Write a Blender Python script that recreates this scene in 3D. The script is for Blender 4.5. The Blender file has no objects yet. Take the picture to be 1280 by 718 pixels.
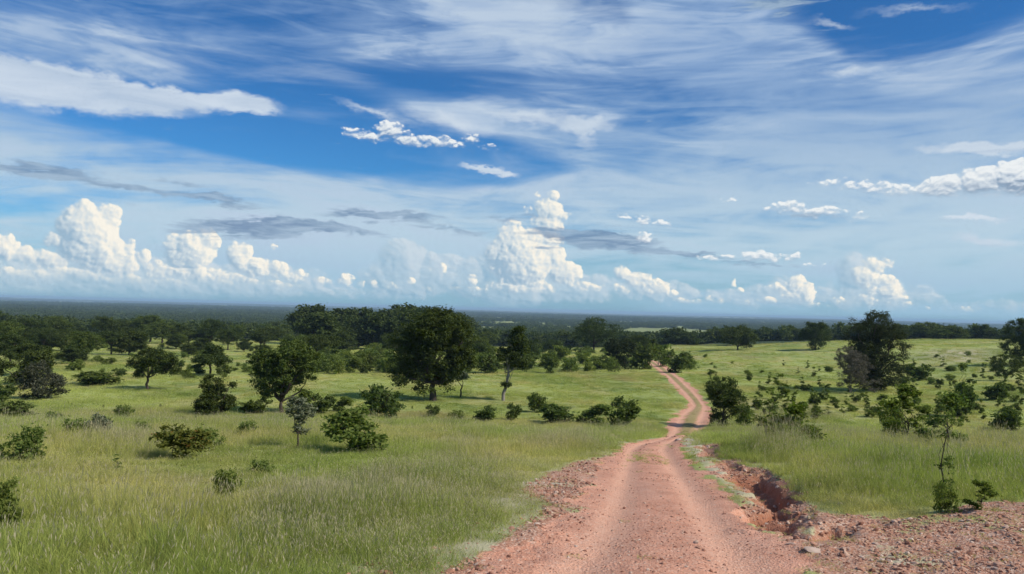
import bpy, math, random
import numpy as np
from mathutils import Matrix, Vector

# ------------------------------------------------------------------ camera
F = 948.8                      # focal length in photograph pixels (1280 wide)
PITCH, ROLL, CAM_H = math.radians(1.69), math.radians(1.5), 2.0
SC = bpy.context.scene
cam_data = bpy.data.cameras.new('camera')
cam_data.sensor_width = 36.0
cam_data.lens = 36.0 * F / 1280.0
cam_data.clip_start = 0.1
cam_data.clip_end = 200000.0
cam = bpy.data.objects.new('camera', cam_data)
SC.collection.objects.link(cam)
RM = Matrix.Rotation(math.pi / 2 + PITCH, 3, 'X') @ Matrix.Rotation(ROLL, 3, 'Z')
cam.matrix_world = Matrix.Translation((0, 0, CAM_H)) @ RM.to_4x4()
SC.camera = cam
RMN = np.array(RM)

def pix_dir(px, py):
    """unit direction in the world through a photograph pixel"""
    px = np.atleast_1d(np.asarray(px, float)); py = np.atleast_1d(np.asarray(py, float))
    d = np.stack([(px - 640) / F, -(py - 359) / F, -np.ones_like(px)], 1)
    d = d / np.linalg.norm(d, axis=1, keepdims=True)
    return d @ RMN.T

# ------------------------------------------------------------------ render settings
SC.render.engine = 'CYCLES'
SC.view_settings.view_transform = 'Standard'
SC.view_settings.look = 'None'
SC.view_settings.exposure = 0.0
SC.view_settings.gamma = 1.0
SC.view_settings.use_curve_mapping = False
cy = SC.cycles
cy.max_bounces = 6; cy.diffuse_bounces = 3; cy.glossy_bounces = 1; cy.transmission_bounces = 3
cy.transparent_max_bounces = 6; cy.volume_bounces = 0
cy.use_denoising = True
try: cy.denoiser = 'OPENIMAGEDENOISE'
except Exception: pass
cy.sample_clamp_indirect = 4.0
cy.use_adaptive_sampling = True; cy.adaptive_threshold = 0.02; cy.adaptive_min_samples = 12

# ------------------------------------------------------------------ sun
SUN_EL, SUN_AZ = math.radians(43), math.radians(112)   # azimuth clockwise from the view direction (+Y)
sd = Vector((math.sin(SUN_AZ) * math.cos(SUN_EL), math.cos(SUN_AZ) * math.cos(SUN_EL), math.sin(SUN_EL)))
sun_data = bpy.data.lights.new('sun', 'SUN')
sun_data.energy = 4.7
sun_data.angle = math.radians(3.0)
sun_data.color = (1.0, 0.91, 0.79)
sun = bpy.data.objects.new('sun', sun_data)
sun.rotation_euler = sd.to_track_quat('Z', 'Y').to_euler()
sun.location = (0, 0, 60)
SC.collection.objects.link(sun)

# ------------------------------------------------------------------ sky
class NT:
    """short hand for building node trees"""
    def __init__(s, tree): s.t = tree; s.n = tree.nodes; s.l = tree.links
    def new(s, kind, **kw):
        n = s.n.new(kind)
        for k, v in kw.items(): setattr(n, k, v)
        return n
    def put(s, sock, v):
        if isinstance(v, bpy.types.NodeSocket): s.l.new(v, sock)
        elif isinstance(v, (tuple, list)) and len(v) == 3 and sock.type == 'RGBA': sock.default_value = (*v, 1)
        else: sock.default_value = v
    def math(s, op, a, b=None, c=None, clamp=False):
        n = s.new('ShaderNodeMath', operation=op, use_clamp=clamp)
        for i, v in enumerate((a, b, c)):
            if v is not None: s.put(n.inputs[i], v)
        return n.outputs[0]
    def vmath(s, op, a, b=None, c=None, scale=None):
        n = s.new('ShaderNodeVectorMath', operation=op)
        for i, v in enumerate((a, b, c)):
            if v is not None: s.put(n.inputs[i], v)
        if scale is not None: s.put(n.inputs[3], scale)
        return n.outputs[1] if op in ('DOT_PRODUCT', 'LENGTH', 'DISTANCE') else n.outputs[0]
    def mix(s, f, a, b, blend='MIX'):
        n = s.new('ShaderNodeMix', data_type='RGBA', blend_type=blend)
        n.clamp_factor = True
        s.put(n.inputs[0], f); s.put(n.inputs[6], a); s.put(n.inputs[7], b)
        return n.outputs[2]
    def smooth(s, v, lo, hi, a=0.0, b=1.0):
        n = s.new('ShaderNodeMapRange', interpolation_type='SMOOTHSTEP')
        s.put(n.inputs[0], v)
        for i, x in enumerate((lo, hi, a, b)): s.put(n.inputs[i + 1], x)
        return n.outputs[0]
    def lin(s, v, lo, hi, a=0.0, b=1.0):
        n = s.new('ShaderNodeMapRange'); n.clamp = True
        s.put(n.inputs[0], v)
        for i, x in enumerate((lo, hi, a, b)): s.put(n.inputs[i + 1], x)
        return n.outputs[0]
    def mapping(s, v, loc=(0, 0, 0), rot=(0, 0, 0), scale=(1, 1, 1), kind='POINT'):
        n = s.new('ShaderNodeMapping', vector_type=kind)
        s.put(n.inputs[0], v); n.inputs[1].default_value = loc
        n.inputs[2].default_value = rot; n.inputs[3].default_value = scale
        return n.outputs[0]
    def noise(s, v, scale, detail=4, rough=0.5, dist=0.0, color=False, dims='3D'):
        n = s.new('ShaderNodeTexNoise', noise_dimensions=dims)
        s.put(n.inputs['Vector'], v)
        n.inputs['Scale'].default_value = scale; n.inputs['Detail'].default_value = detail
        n.inputs['Roughness'].default_value = rough; n.inputs['Distortion'].default_value = dist
        return n.outputs['Color' if color else 'Fac']
    def voronoi(s, v, scale, detail=0, rough=0.5, feature='F1', dims='3D', out='Distance', smooth=None):
        n = s.new('ShaderNodeTexVoronoi', voronoi_dimensions=dims, feature=feature)
        s.put(n.inputs['Vector'], v)
        n.inputs['Scale'].default_value = scale
        if 'Detail' in n.inputs: n.inputs['Detail'].default_value = detail; n.inputs['Roughness'].default_value = rough
        if smooth is not None: n.inputs['Smoothness'].default_value = smooth
        return n.outputs[out]

DEG = 180 / math.pi
def ae(px, py):
    d = pix_dir(px, py)[0]
    return math.atan2(d[0], d[1]) * DEG, math.asin(d[2]) * DEG
PXD = 16.5                     # photograph pixels per degree near the middle

world = bpy.data.worlds.new('World'); SC.world = world; world.use_nodes = True
wt = NT(world.node_tree); wt.n.clear()
SKY_K = 0.10                   # strength of the background

def blob(t, p, px, py, rx, ry, ang=0.0):
    a, e = ae(px, py)
    v = t.mapping(p, (a, e, 0), (0, 0, math.radians(ang)), (rx / PXD, ry / PXD, 1), 'TEXTURE')
    g = t.new('ShaderNodeTexGradient', gradient_type='SPHERICAL'); t.put(g.inputs[0], v)
    return g.outputs[1]

def blobs(t, p, rows):
    acc = 0.0
    for (px, py, rx, ry, ang, amp) in rows:
        acc = t.math('MULTIPLY_ADD', blob(t, p, px, py, rx, ry, ang), amp, acc)
    return acc

def domes(t, p, rows):
    """height of a union of round domes (unit: degrees)"""
    acc = -3.0
    for row in rows:
        px, py, rx, ry = row[:4]
        a, e = ae(px, py)
        v = t.mapping(p, (a, e, 0), (0, 0, 0), (rx * 3 / PXD, ry * 3 / PXD, 1), 'TEXTURE')
        g = t.new('ShaderNodeTexGradient', gradient_type='SPHERICAL'); t.put(g.inputs[0], v)
        d2 = t.math('POWER', t.math('MULTIPLY_ADD', g.outputs[1], -3.0, 3.0), 2.0)
        r = min(rx, ry) / PXD
        acc = t.math('SMOOTH_MAX', t.math('MULTIPLY_ADD', d2, -r, r), acc, 0.12)
    return acc

def height_group(name, rows, warp, puff, scale, flat=1.0):
    g = bpy.data.node_groups.new(name, 'ShaderNodeTree')
    g.interface.new_socket('P', in_out='INPUT', socket_type='NodeSocketVector')
    g.interface.new_socket('H', in_out='OUTPUT', socket_type='NodeSocketFloat')
    t = NT(g)
    gi = t.new('NodeGroupInput'); go = t.new('NodeGroupOutput')
    P = gi.outputs[0]
    w = t.noise(P, scale * 0.8, 2, 0.5, color=True)
    w = t.vmath('SUBTRACT', w, (0.5, 0.5, 0.5))
    P2 = t.vmath('ADD', P, t.vmath('MULTIPLY', w, (warp, warp * 0.8, 0)))
    h = domes(t, P2, rows)
    ps = t.mapping(P2, scale=(1, flat, 1))
    v = t.voronoi(ps, scale, 2.4, 0.5, dims='2D')
    h = t.math('MULTIPLY_ADD', v, -puff, t.math('ADD', h, puff * 0.42))
    n = t.noise(ps, scale * 3.0, 3, 0.6, dims='2D')
    h = t.math('MULTIPLY_ADD', t.math('SUBTRACT', n, 0.5), puff * 0.55, h)
    t.l.new(h, go.inputs[0])
    return g

def use_height(t, g, P, light, eps):
    def H(v):
        n = t.new('ShaderNodeGroup'); n.node_tree = g; t.put(n.inputs[0], v); return n.outputs[0]
    h0 = H(P)
    h1 = H(t.vmath('ADD', P, (light[0] * eps, light[1] * eps, 0)))
    return h0, t.math('DIVIDE', t.math('SUBTRACT', h0, h1), eps)

def build_sky():
    t = wt
    tc = t.new('ShaderNodeTexCoord').outputs['Generated']
    sx = t.new('ShaderNodeSeparateXYZ'); t.put(sx.inputs[0], tc)
    az = t.math('MULTIPLY', t.math('ARCTAN2', sx.outputs[0], sx.outputs[1]), DEG)
    el = t.math('MULTIPLY', t.math('ARCSINE', sx.outputs[2]), DEG)
    cp = t.new('ShaderNodeCombineXYZ'); t.put(cp.inputs[0], az); t.put(cp.inputs[1], el)
    P = cp.outputs[0]
    sky = t.new('ShaderNodeTexSky', sky_type='NISHITA')
    sky.sun_disc = False
    sky.sun_elevation = SUN_EL; sky.sun_rotation = SUN_AZ
    sky.altitude = 0; sky.air_density = 1.0; sky.dust_density = 0.6; sky.ozone_density = 2.0
    K = 1 / SKY_K
    def C(r, g, b): return (r * K, g * K, b * K)
    # clear air: the physical sky, deepened overhead, humid near the horizon
    tint = t.new('ShaderNodeValToRGB'); cr = tint.color_ramp
    t.put(tint.inputs[0], t.lin(el, 0, 40))
    stops = [(0.0, (0.52, 0.82, 1.05)), (0.10, (0.38, 0.78, 1.10)), (0.25, (0.27, 0.72, 1.14)), (0.42, (0.23, 0.64, 1.06)), (1.0, (0.24, 0.58, 0.98))]
    cr.elements[0].position = 0; cr.elements[0].color = (*stops[0][1], 1)
    cr.elements[1].position = 1; cr.elements[1].color = (*stops[-1][1], 1)
    for p_, c_ in stops[1:-1]:
        e_ = cr.elements.new(p_); e_.color = (*c_, 1)
    col = t.mix(1.0, sky.outputs[0], tint.outputs[0], 'MULTIPLY')

    # streaky high cloud: noise drawn out along the wind
    wv = t.vmath('SUBTRACT', t.noise(t.mapping(P, scale=(0.03, 0.08, 1)), 1.0, 1, 0.5, color=True), (0.5, 0.5, 0.5))
    P2 = t.vmath('ADD', P, t.vmath('MULTIPLY', wv, (9.0, 5.0, 0)))
    s1 = t.noise(t.mapping(P2, rot=(0, 0, 0.06), scale=(0.035, 0.22, 1)), 1.0, 5, 0.58, 0.5, dims='2D')
    s2 = t.noise(t.mapping(P2, (3, 7, 0), rot=(0, 0, -0.10), scale=(0.12, 0.75, 1)), 1.0, 5, 0.62, 0.6, dims='2D')
    s3 = t.noise(t.mapping(P2, (13, 7, 2), rot=(0, 0, -0.5), scale=(0.07, 0.24, 1)), 1.0, 4, 0.6, 0.6, dims='2D')
    st = t.math('MULTIPLY_ADD', s1, 0.9, t.math('MULTIPLY_ADD', s2, 0.45, t.math('MULTIPLY', s3, 0.45)))   # mean about 0.9
    vcol = t.mix(t.smooth(el, 4, 19), C(0.51, 0.66, 0.77), C(0.26, 0.40, 0.64))
    vcol = t.mix(t.smooth(st, 0.84, 1.20), vcol, C(0.52, 0.63, 0.77))
    hz = t.math('MULTIPLY', t.smooth(el, 6.5, -0.3), 0.70)
    hcol = C(0.27, 0.50, 0.68)
    def finish(c):
        b = t.new('ShaderNodeBackground'); t.put(b.inputs[0], c); b.inputs[1].default_value = SKY_K
        return b.outputs[0]
    # the rest of the sky, all round: the same streaks, without the clouds placed one by one
    rest = t.mix(t.smooth(st, 0.72, 1.15, 0.0, 0.75), col, vcol)
    rest = finish(t.mix(hz, rest, hcol))

    veil = blobs(t, P, [
        (120, 10, 420, 90, -4, 0.75), (560, 30, 420, 95, -3, 0.90), (60, 48, 200, 34, -4, 1.1),
        (60, 232, 540, 92, -8, 2.1), (360, 275, 350, 62, -6, 1.7), (30, 185, 230, 40, -12, 0.9),
        (930, 75, 260, 95, -52, 2.0), (990, 160, 200, 60, -20, 1.0), (760, 130, 260, 40, -14, 0.55), (760, 75, 260, 50, -10, 0.6), (1120, 120, 340, 56, -16, 0.95), (1250, 125, 170, 90, 20, 2.4),
        (1120, 225, 480, 130, -4, 2.2), (1150, 290, 600, 120, 0, 2.8), (860, 260, 280, 70, -6, 1.0), (960, 185, 330, 34, 0, 0.9),
        (660, 150, 190, 34, -10, 1.2), (735, 165, 40, 34, -60, 0.9), (500, 262, 280, 60, -8, 1.1), (640, 278, 260, 46, 0, 0.7),
        (880, 215, 70, 20, 0, 0.5), (520, 130, 160, 24, -14, 0.6),
        (210, 340, 500, 60, 0, 0.35), (1000, 340, 600, 60, 0, 0.45),
        (880, 158, 200, 30, -6, -0.5), (500, 105, 240, 20, -4, -0.7), (230, 78, 330, 24, -6, -0.6), (230, 158, 300, 24, -6, -0.7),
        (1200, 35, 200, 50, -6, -0.35), (700, 212, 170, 30, -2, -0.7), (520, 215, 130, 18, -6, -0.3), (400, 190, 150, 18, -8, -0.25), (330, 190, 160, 20, -6, -0.35)])
    vm = t.math('MULTIPLY', t.smooth(veil, 0.0, 0.85), t.smooth(t.math('MULTIPLY_ADD', veil, 0.06, st), 0.62, 1.10))
    vm = t.math('ADD', vm, t.math('MULTIPLY', t.smooth(st, 0.86, 1.2), 0.30), clamp=True)
    col = t.mix(t.math('MULTIPLY', vm, 0.95), col, vcol)
    # long soft bright band
    bw = t.vmath('ADD', P, t.vmath('MULTIPLY', t.vmath('SUBTRACT', t.noise(t.mapping(P, scale=(0.45, 0.9, 1)), 1.0, 4, 0.62, color=True), (0.5, 0.5, 0.5)), (3.0, 1.7, 0)))
    band = blobs(t, bw, [(-20, 100, 120, 30, -4, 1.3), (75, 107, 130, 27, -5, 1.2), (165, 120, 100, 21, -5, 1.1), (245, 124, 90, 13, -3, 1.0), (305, 126, 60, 14, -3, 1.2), (470, 142, 80, 9, -14, 0.7),
                         (560, 152, 90, 14, -8, 0.8), (660, 146, 110, 13, -4, 0.9), (735, 158, 60, 14, 8, 0.9), (732, 172, 22, 16, -60, 0.8), (1040, 30, 50, 7, -8, .55), (1140, 12, 90, 8, -4, .5),
                         (1060, 88, 45, 8, 0, .7), (615, 214, 48, 7, -4, 1.4), (1230, 186, 80, 9, -6, 1.6), (1217, 274, 42, 4, -3, 1.5), (1235, 300, 60, 7, -6, .9)])
    col = t.mix(t.math('MULTIPLY', t.smooth(band, 0.10, 0.85), 0.88), col, t.mix(s2, C(0.38, 0.50, 0.66), C(0.82, 0.88, 0.93)))
    # humid air low over the land
    col = t.mix(hz, col, hcol)
    # thin dark lenses of shaded cloud
    dk = blobs(t, bw, [(50, 214, 110, 12, -3, 1.2), (160, 236, 50, 6, -5, .8), (225, 227, 40, 7, -3, .8), (262, 248, 95, 11, -5, 1.2), (310, 284, 120, 20, 2, 1.6), (420, 287, 110, 8, -4, 1.1), (445, 268, 70, 11, 0, 1.2),
                       (520, 272, 60, 10, -3, 1.0), (560, 287, 90, 7, -3, .8), (760, 301, 90, 18, -3, 1.6), (700, 293, 80, 10, 0, 1.1), (640, 273, 70, 9, 0, 0.8), (860, 320, 90, 8, -5, 1.0), (960, 332, 70, 5, -3, .8),
                       (1010, 269, 60, 5, -3, .7), (970, 5, 80, 18, -5, .9), (678, 308, 34, 6, -8, .9)])
    dn = t.noise(t.mapping(P, (5, 2, 0), rot=(0, 0, 0.05), scale=(0.30, 2.3, 1)), 1.0, 4, 0.6, 0.4, dims='2D')
    dmask = t.math('MULTIPLY', t.smooth(t.math('MULTIPLY_ADD', t.math('SUBTRACT', dn, 0.5), 1.9, dk), 0.30, 0.95), 0.82)
    dcol = t.mix(t.smooth(dn, 0.35, 0.7), C(0.15, 0.25, 0.41), C(0.34, 0.46, 0.60))
    shader = finish(t.mix(dmask, col, dcol))

    def cumulus(col, rows, name, warp, puff, scale, flat, lit, mid, dark, edge, soft, base_lo, base_hi, gain, bias, fade=1.0, light=(0.83, 0.50)):
        g = height_group(name, rows, warp, puff, scale, flat)
        h, s = use_height(t, g, P, light, 0.22)
        sh = t.math('MULTIPLY_ADD', s, gain, bias, clamp=True)
        # crisp where the sun strikes, melting into the air on the shaded side
        m = t.smooth(t.math('DIVIDE', h, t.math('MULTIPLY_ADD', t.math('SUBTRACT', 1.0, sh), soft, edge)), 0.0, 1.0)
        c = t.mix(t.smooth(sh, 0.0, 0.45), dark, mid)
        c = t.mix(t.smooth(sh, 0.30, 0.90), c, lit)
        if base_hi is not None:
            m = t.math('MULTIPLY', m, t.smooth(el, base_lo, base_hi))
        return t.mix(t.math('MULTIPLY', m, fade), col, c)

    def inside(x0, y0, x1, y1):
        """1 in a box of sky given by two corner pixels of the photograph"""
        a0, e1 = ae(x0, y0)[0], max(ae(x0, y0)[1], ae(x1, y0)[1]); a1 = ae(x1, y1)[0]; e0 = min(ae(x0, y1)[1], ae(x1, y1)[1])
        f = t.math('MULTIPLY', t.math('GREATER_THAN', az, a0), t.math('LESS_THAN', az, a1))
        f = t.math('MULTIPLY', f, t.math('MULTIPLY', t.math('GREATER_THAN', el, e0), t.math('LESS_THAN', el, e1)))
        return f
    far = [(20, 352, 130, 26), (170, 350, 130, 36), (300, 354, 130, 26), (420, 364, 90, 14), (500, 350, 60, 30), (545, 343, 55, 30), (600, 350, 60, 32), (505, 335, 40, 40), (640, 345, 60, 50),
           (690, 360, 120, 24), (820, 366, 80, 18), (960, 372, 110, 18), (1085, 370, 80, 22), (1230, 384, 90, 10), (1072, 345, 26, 30), (983, 362, 26, 20)]
    towers = [(108, 294, 34, 38), (131, 274, 17, 20), (92, 280, 18, 22), (108, 262, 15, 13), (141, 267, 10, 11), (75, 300, 18, 16), (125, 318, 34, 26), (152, 330, 22, 16), (60, 325, 34, 14), (28, 318, 26, 12), (3, 310, 20, 18),
              (200, 338, 26, 14), (163, 314, 9, 14), (180, 322, 10, 12), (100, 340, 70, 12), (238, 315, 32, 26), (258, 303, 16, 18), (222, 300, 14, 12), (245, 342, 50, 14), (300, 322, 18, 22), (296, 308, 9, 12), (320, 335, 28, 16), (345, 337, 22, 12), (342, 308, 6, 5), (370, 346, 22, 10), (402, 352, 16, 8), (432, 352, 14, 12), (448, 357, 10, 7), (467, 357, 9, 8),
              (652, 322, 50, 40), (645, 318, 34, 34), (650, 358, 56, 12), (672, 300, 36, 20), (690, 320, 18, 22), (704, 342, 28, 18), (732, 358, 30, 9), (665, 352, 34, 14), (640, 287, 26, 9), (686, 262, 22, 18), (692, 246, 15, 9), (684, 278, 24, 16), (705, 270, 16, 8), (660, 262, 14, 7), (672, 245, 9, 7), (642, 280, 22, 7),
              (628, 345, 12, 15), (617, 335, 5, 8), (552, 336, 7, 10), (540, 338, 14, 6), (605, 362, 44, 5), (567, 362, 12, 6),
              (778, 341, 14, 13), (796, 350, 22, 14), (816, 359, 24, 13), (835, 368, 16, 8),
              (918, 354, 5, 9), (924, 363, 6, 5), (904, 376, 12, 6), (870, 378, 18, 5), (948, 376, 9, 5), (975, 362, 15, 10), (995, 355, 15, 13), (1008, 366, 13, 15), (990, 370, 20, 10), (1015, 382, 26, 5),
              (1096, 331, 20, 12), (1082, 346, 20, 16), (1100, 352, 20, 12), (1106, 364, 22, 13), (1115, 374, 20, 9), (1130, 381, 18, 5), (1065, 381, 30, 5), (1150, 385, 14, 4), (1210, 388, 20, 4), (215, 352, 40, 9), (290, 350, 40, 12), (350, 356, 40, 8), (150, 350, 50, 10), (40, 345, 50, 12), (490, 358, 12, 6), (512, 352, 10, 7), (530, 362, 14, 5), (590, 350, 12, 9), (850, 376, 16, 6), (890, 374, 10, 6), (935, 378, 12, 5), (965, 376, 16, 6), (1000, 372, 14, 9), (1050, 378, 16, 6), (1085, 374, 20, 9), (780, 360, 16, 8)]
    lows = [(440, 165, 18, 8), (462, 170, 30, 10), (488, 163, 26, 12), (505, 174, 40, 9), (545, 178, 40, 9), (520, 178, 40, 9), (560, 181, 34, 8), (590, 175, 18, 8), (612, 183, 16, 6),
            (1035, 228, 26, 6), (1075, 233, 34, 8), (1110, 238, 44, 9), (1180, 234, 36, 15), (1205, 240, 30, 9), (1230, 227, 34, 18), (1275, 222, 36, 22), (1250, 240, 50, 8), (1140, 240, 30, 6),
            (960, 262, 18, 5), (985, 260, 26, 10), (1025, 265, 34, 8), (1065, 271, 34, 6), (915, 250, 14, 4), (783, 272, 20, 5), (804, 275, 12, 9), (830, 280, 20, 7), (806, 299, 13, 11),
            (900, 323, 36, 6), (950, 322, 36, 9), (990, 322, 14, 9), (1010, 332, 30, 4)]
    cells = [(-60, 240, 180, 402), (180, 240, 400, 402), (400, 240, 585, 402), (585, 228, 770, 402), (770, 255, 880, 402), (880, 296, 1045, 402), (1045, 296, 1340, 408),
             (410, 138, 640, 200), (995, 170, 1340, 258), (880, 240, 1110, 284)]
    for k, (x0, y0, x1, y1) in enumerate(cells):
        def pick(rows): return [r for r in rows if r[0] + r[2] * 1.3 > x0 and r[0] - r[2] * 1.3 < x1 and r[1] + r[3] * 1.3 > y0 and r[1] - r[3] * 1.3 < y1]
        c = col
        lo, hi = (0.7, 2.1) if k < 3 else (0.3, 1.5)
        if pick(far) and k < 7:
            c = cumulus(c, pick(far), 'far_cloud_height', 1.3, 0.5, 0.55, 1.3, C(0.62, 0.71, 0.78), C(0.42, 0.57, 0.69), C(0.28, 0.45, 0.60), 0.4, 0.9, -0.2, 0.9, 0.28, 0.46, 0.80)
        if pick(towers) and k < 7:
            c = cumulus(c, pick(towers), 'tower_height', 0.50, 0.42, 0.85, 1.0, C(0.95, 0.91, 0.81), C(0.60, 0.69, 0.75), C(0.33, 0.48, 0.62), 0.12, 0.65, lo, hi, 0.34, 0.43)
        c = t.mix(dmask, c, dcol)
        if pick(lows):
            c = cumulus(c, pick(lows), 'low_cloud_height', 0.75, 0.34, 1.15, 1.7, C(0.86, 0.89, 0.90), C(0.55, 0.63, 0.72), C(0.24, 0.33, 0.46), 0.20, 0.80, None, None, 0.32, 0.44, 0.95, (0.35, 0.93))
        m = t.new('ShaderNodeMixShader'); t.put(m.inputs[0], inside(x0, y0, x1, y1))
        t.put(m.inputs[1], shader); t.put(m.inputs[2], finish(c)); shader = m.outputs[0]
    m = t.new('ShaderNodeMixShader'); t.put(m.inputs[0], inside(-160, -120, 1440, 430))
    t.put(m.inputs[1], rest); t.put(m.inputs[2], shader)
    out = t.new('ShaderNodeOutputWorld'); t.l.new(m.outputs[0], out.inputs[0])
    world.cycles.sampling_method = 'MANUAL'; world.cycles.sample_map_resolution = 256
build_sky()

# ------------------------------------------------------------------ numbers
def _hash(ix, iy, seed):
    h = (ix.astype(np.int64) * 374761393 + iy.astype(np.int64) * 668265263 + seed * 1442695041) & 0xffffffff
    h = ((h ^ (h >> 13)) * 1274126177) & 0xffffffff
    return ((h ^ (h >> 16)) & 0xffff) / 65535.0
def vnoise(x, y, seed=0):
    ix = np.floor(x); iy = np.floor(y); fx = x - ix; fy = y - iy
    fx = fx * fx * (3 - 2 * fx); fy = fy * fy * (3 - 2 * fy)
    a = _hash(ix, iy, seed); b = _hash(ix + 1, iy, seed); c = _hash(ix, iy + 1, seed); d = _hash(ix + 1, iy + 1, seed)
    return (a * (1 - fx) + b * fx) * (1 - fy) + (c * (1 - fx) + d * fx) * fy - 0.5
def fbm(x, y, seed=0, octv=4, gain=0.5):
    x = np.asarray(x, float); y = np.asarray(y, float)
    s = np.zeros(np.broadcast(x, y).shape); a = 1.0
    for o in range(octv):
        s = s + a * vnoise(x * 2 ** o + 17.3 * o, y * 2 ** o - 9.1 * o, seed + o); a *= gain
    return s
def sst(v, a, b):
    t = np.clip((np.asarray(v, float) - a) / (b - a), 0, 1); return t * t * (3 - 2 * t)

# ------------------------------------------------------------------ the lie of the land
_PY = np.array([-400, -60, -15, 0, 8.7, 20, 36, 42, 48, 56, 63, 75, 85, 110, 150, 200, 300, 350, 450, 600, 1000, 2000, 4000, 60000], float)
_PD = np.array([-1.5, -1.2, 0.9, 2.0, 3.0, 4.35, 6.0, 6.85, 7.8, 8.75, 9.2, 9.6, 9.9, 10.5, 11.8, 13.3, 15.8, 17.3, 22, 28, 33, 37, 40, 44], float)
_ty = np.concatenate([np.arange(-400, 700, 0.5), np.geomspace(700, 60000, 400)])
_td = np.interp(_ty, _PY, _PD)
for _i in range(3):
    k = 7
    seg = _td[:2200].copy()
    seg[k:-k] = np.convolve(seg, np.ones(2 * k + 1) / (2 * k + 1), 'valid'); _td[:2200] = seg
def zbase(x, y):
    """the smooth land: falls away from the viewer, higher on the right"""
    x = np.asarray(x, float); y = np.asarray(y, float)
    z = CAM_H - np.interp(y, _ty, _td)
    z = z + 8.8 * sst(x, 12, 200) * sst(y, 45, 240) * (1 - sst(y, 330, 620))
    z = z + 0.5 * sst(x, 5.5, 12) * sst(y, 4, 14) * (1 - sst(y, 30, 60))
    r = np.hypot(x, y)
    z = z + (0.45 + 1.6 * sst(x, 25, 90)) * fbm(x / 38, y / 38, 3, 3) * sst(r, 30, 100) + 3.0 * fbm(x / 230, y / 230, 5, 3) * sst(r, 320, 700)
    z = z + 26 * fbm(x / 5200, y / 3800, 9, 3) * sst(r, 2500, 9000)
    return z

def ground_at(px, py):
    """where the line of sight through a photograph pixel meets the smooth land"""
    d = pix_dir(px, py); n = len(d)
    out = np.zeros((n, 3))
    ts = np.geomspace(3, 30000, 2600)
    for i in range(n):
        p = d[i][None, :] * ts[:, None]; p[:, 2] += CAM_H
        f = p[:, 2] - zbase(p[:, 0], p[:, 1])
        k = np.argmax(f < 0)
        if f[k] >= 0: k = len(ts) - 1
        a, b = ts[k - 1], ts[k]; fa, fb = f[k - 1], f[k]
        tt = a + (b - a) * fa / (fa - fb) if fa > fb else b
        q = d[i] * tt; q[2] += CAM_H; q[2] = zbase(q[0], q[1]); out[i] = q
    return out

ROAD_PX = [(718, 588, 1052), (690, 640, 1010), (660, 688, 965), (630, 718, 928), (600, 742, 893), (575, 760, 864), (560, 768, 852), (553, 778, 856),
           (546, 818, 872), (538, 834, 882), (530, 836, 885), (520, 842, 889), (512, 854, 890), (507, 862, 886), (500, 858, 881), (490, 849, 872), (480, 839, 861),
           (470, 829, 849), (462, 819, 839), (456, 811, 829), (452, 806, 822), (449, 800, 812)]
_l = ground_at([r[1] for r in ROAD_PX], [r[0] for r in ROAD_PX]); _r = ground_at([r[2] for r in ROAD_PX], [r[0] for r in ROAD_PX])
_ry = (_l[:, 1] + _r[:, 1]) / 2
_rx = (_l[:, 0] + _r[:, 0]) / 2; _rw = (_r[:, 0] - _l[:, 0]) / 2
_o = np.argsort(_ry); _ry, _rx, _rw = _ry[_o], _rx[_o], _rw[_o]
_ry = np.concatenate([[-60, -10, 2], _ry]); _rx = np.concatenate([[_rx[0] - 1, _rx[0] - 0.3, _rx[0] - 0.1], _rx]); _rw = np.concatenate([[2.1, 2.1, 2.1], _rw])
print('road y', np.round(_ry, 1)); print('road x', np.round(_rx, 1)); print('half width', np.round(_rw, 2))
ROAD_END = _ry[-1]
def road_s(x, y):
    """signed offset from the middle of the road, in half widths (1 = edge)"""
    c = np.interp(y, _ry, _rx); w = np.interp(y, _ry, _rw)
    s = (x - c) / w
    return np.where(y > ROAD_END + 3, 9.0, s)

def poly_dist(x, y, pts):
    """distance to a polyline and the parameter along it"""
    best = np.full(x.shape, 1e9); par = np.zeros(x.shape)
    for i in range(len(pts) - 1):
        a = pts[i]; b = pts[i + 1]; ab = b - a; L = (ab ** 2).sum()
        t = np.clip(((x - a[0]) * ab[0] + (y - a[1]) * ab[1]) / L, 0, 1)
        d = np.hypot(x - a[0] - t * ab[0], y - a[1] - t * ab[1])
        m = d < best; best[m] = d[m]; par[m] = (i + t)[m]
    return best, par
def inside_poly(x, y, P):
    c = np.zeros(x.shape, bool); n = len(P); j = n - 1
    for i in range(n):
        xi, yi = P[i]; xj, yj = P[j]
        c ^= ((yi > y) != (yj > y)) & (x < (xj - xi) * (y - yi) / (yj - yi + 1e-12) + xi); j = i
    return c
def poly_mask(x, y, P, soft):
    """1 inside a polygon, fading over SOFT metres across its edge"""
    m = np.zeros(x.shape)
    lo = P.min(0) - 3 * soft; hi = P.max(0) + 3 * soft
    k = (x > lo[0]) & (x < hi[0]) & (y > lo[1]) & (y < hi[1])
    if k.any():
        xs, ys = x[k], y[k]
        d, _ = poly_dist(xs, ys, np.vstack([P, P[:1]]))
        d = np.where(inside_poly(xs, ys, P), d, -d)
        m[k] = sst(d, -soft, soft)
    return m

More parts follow.
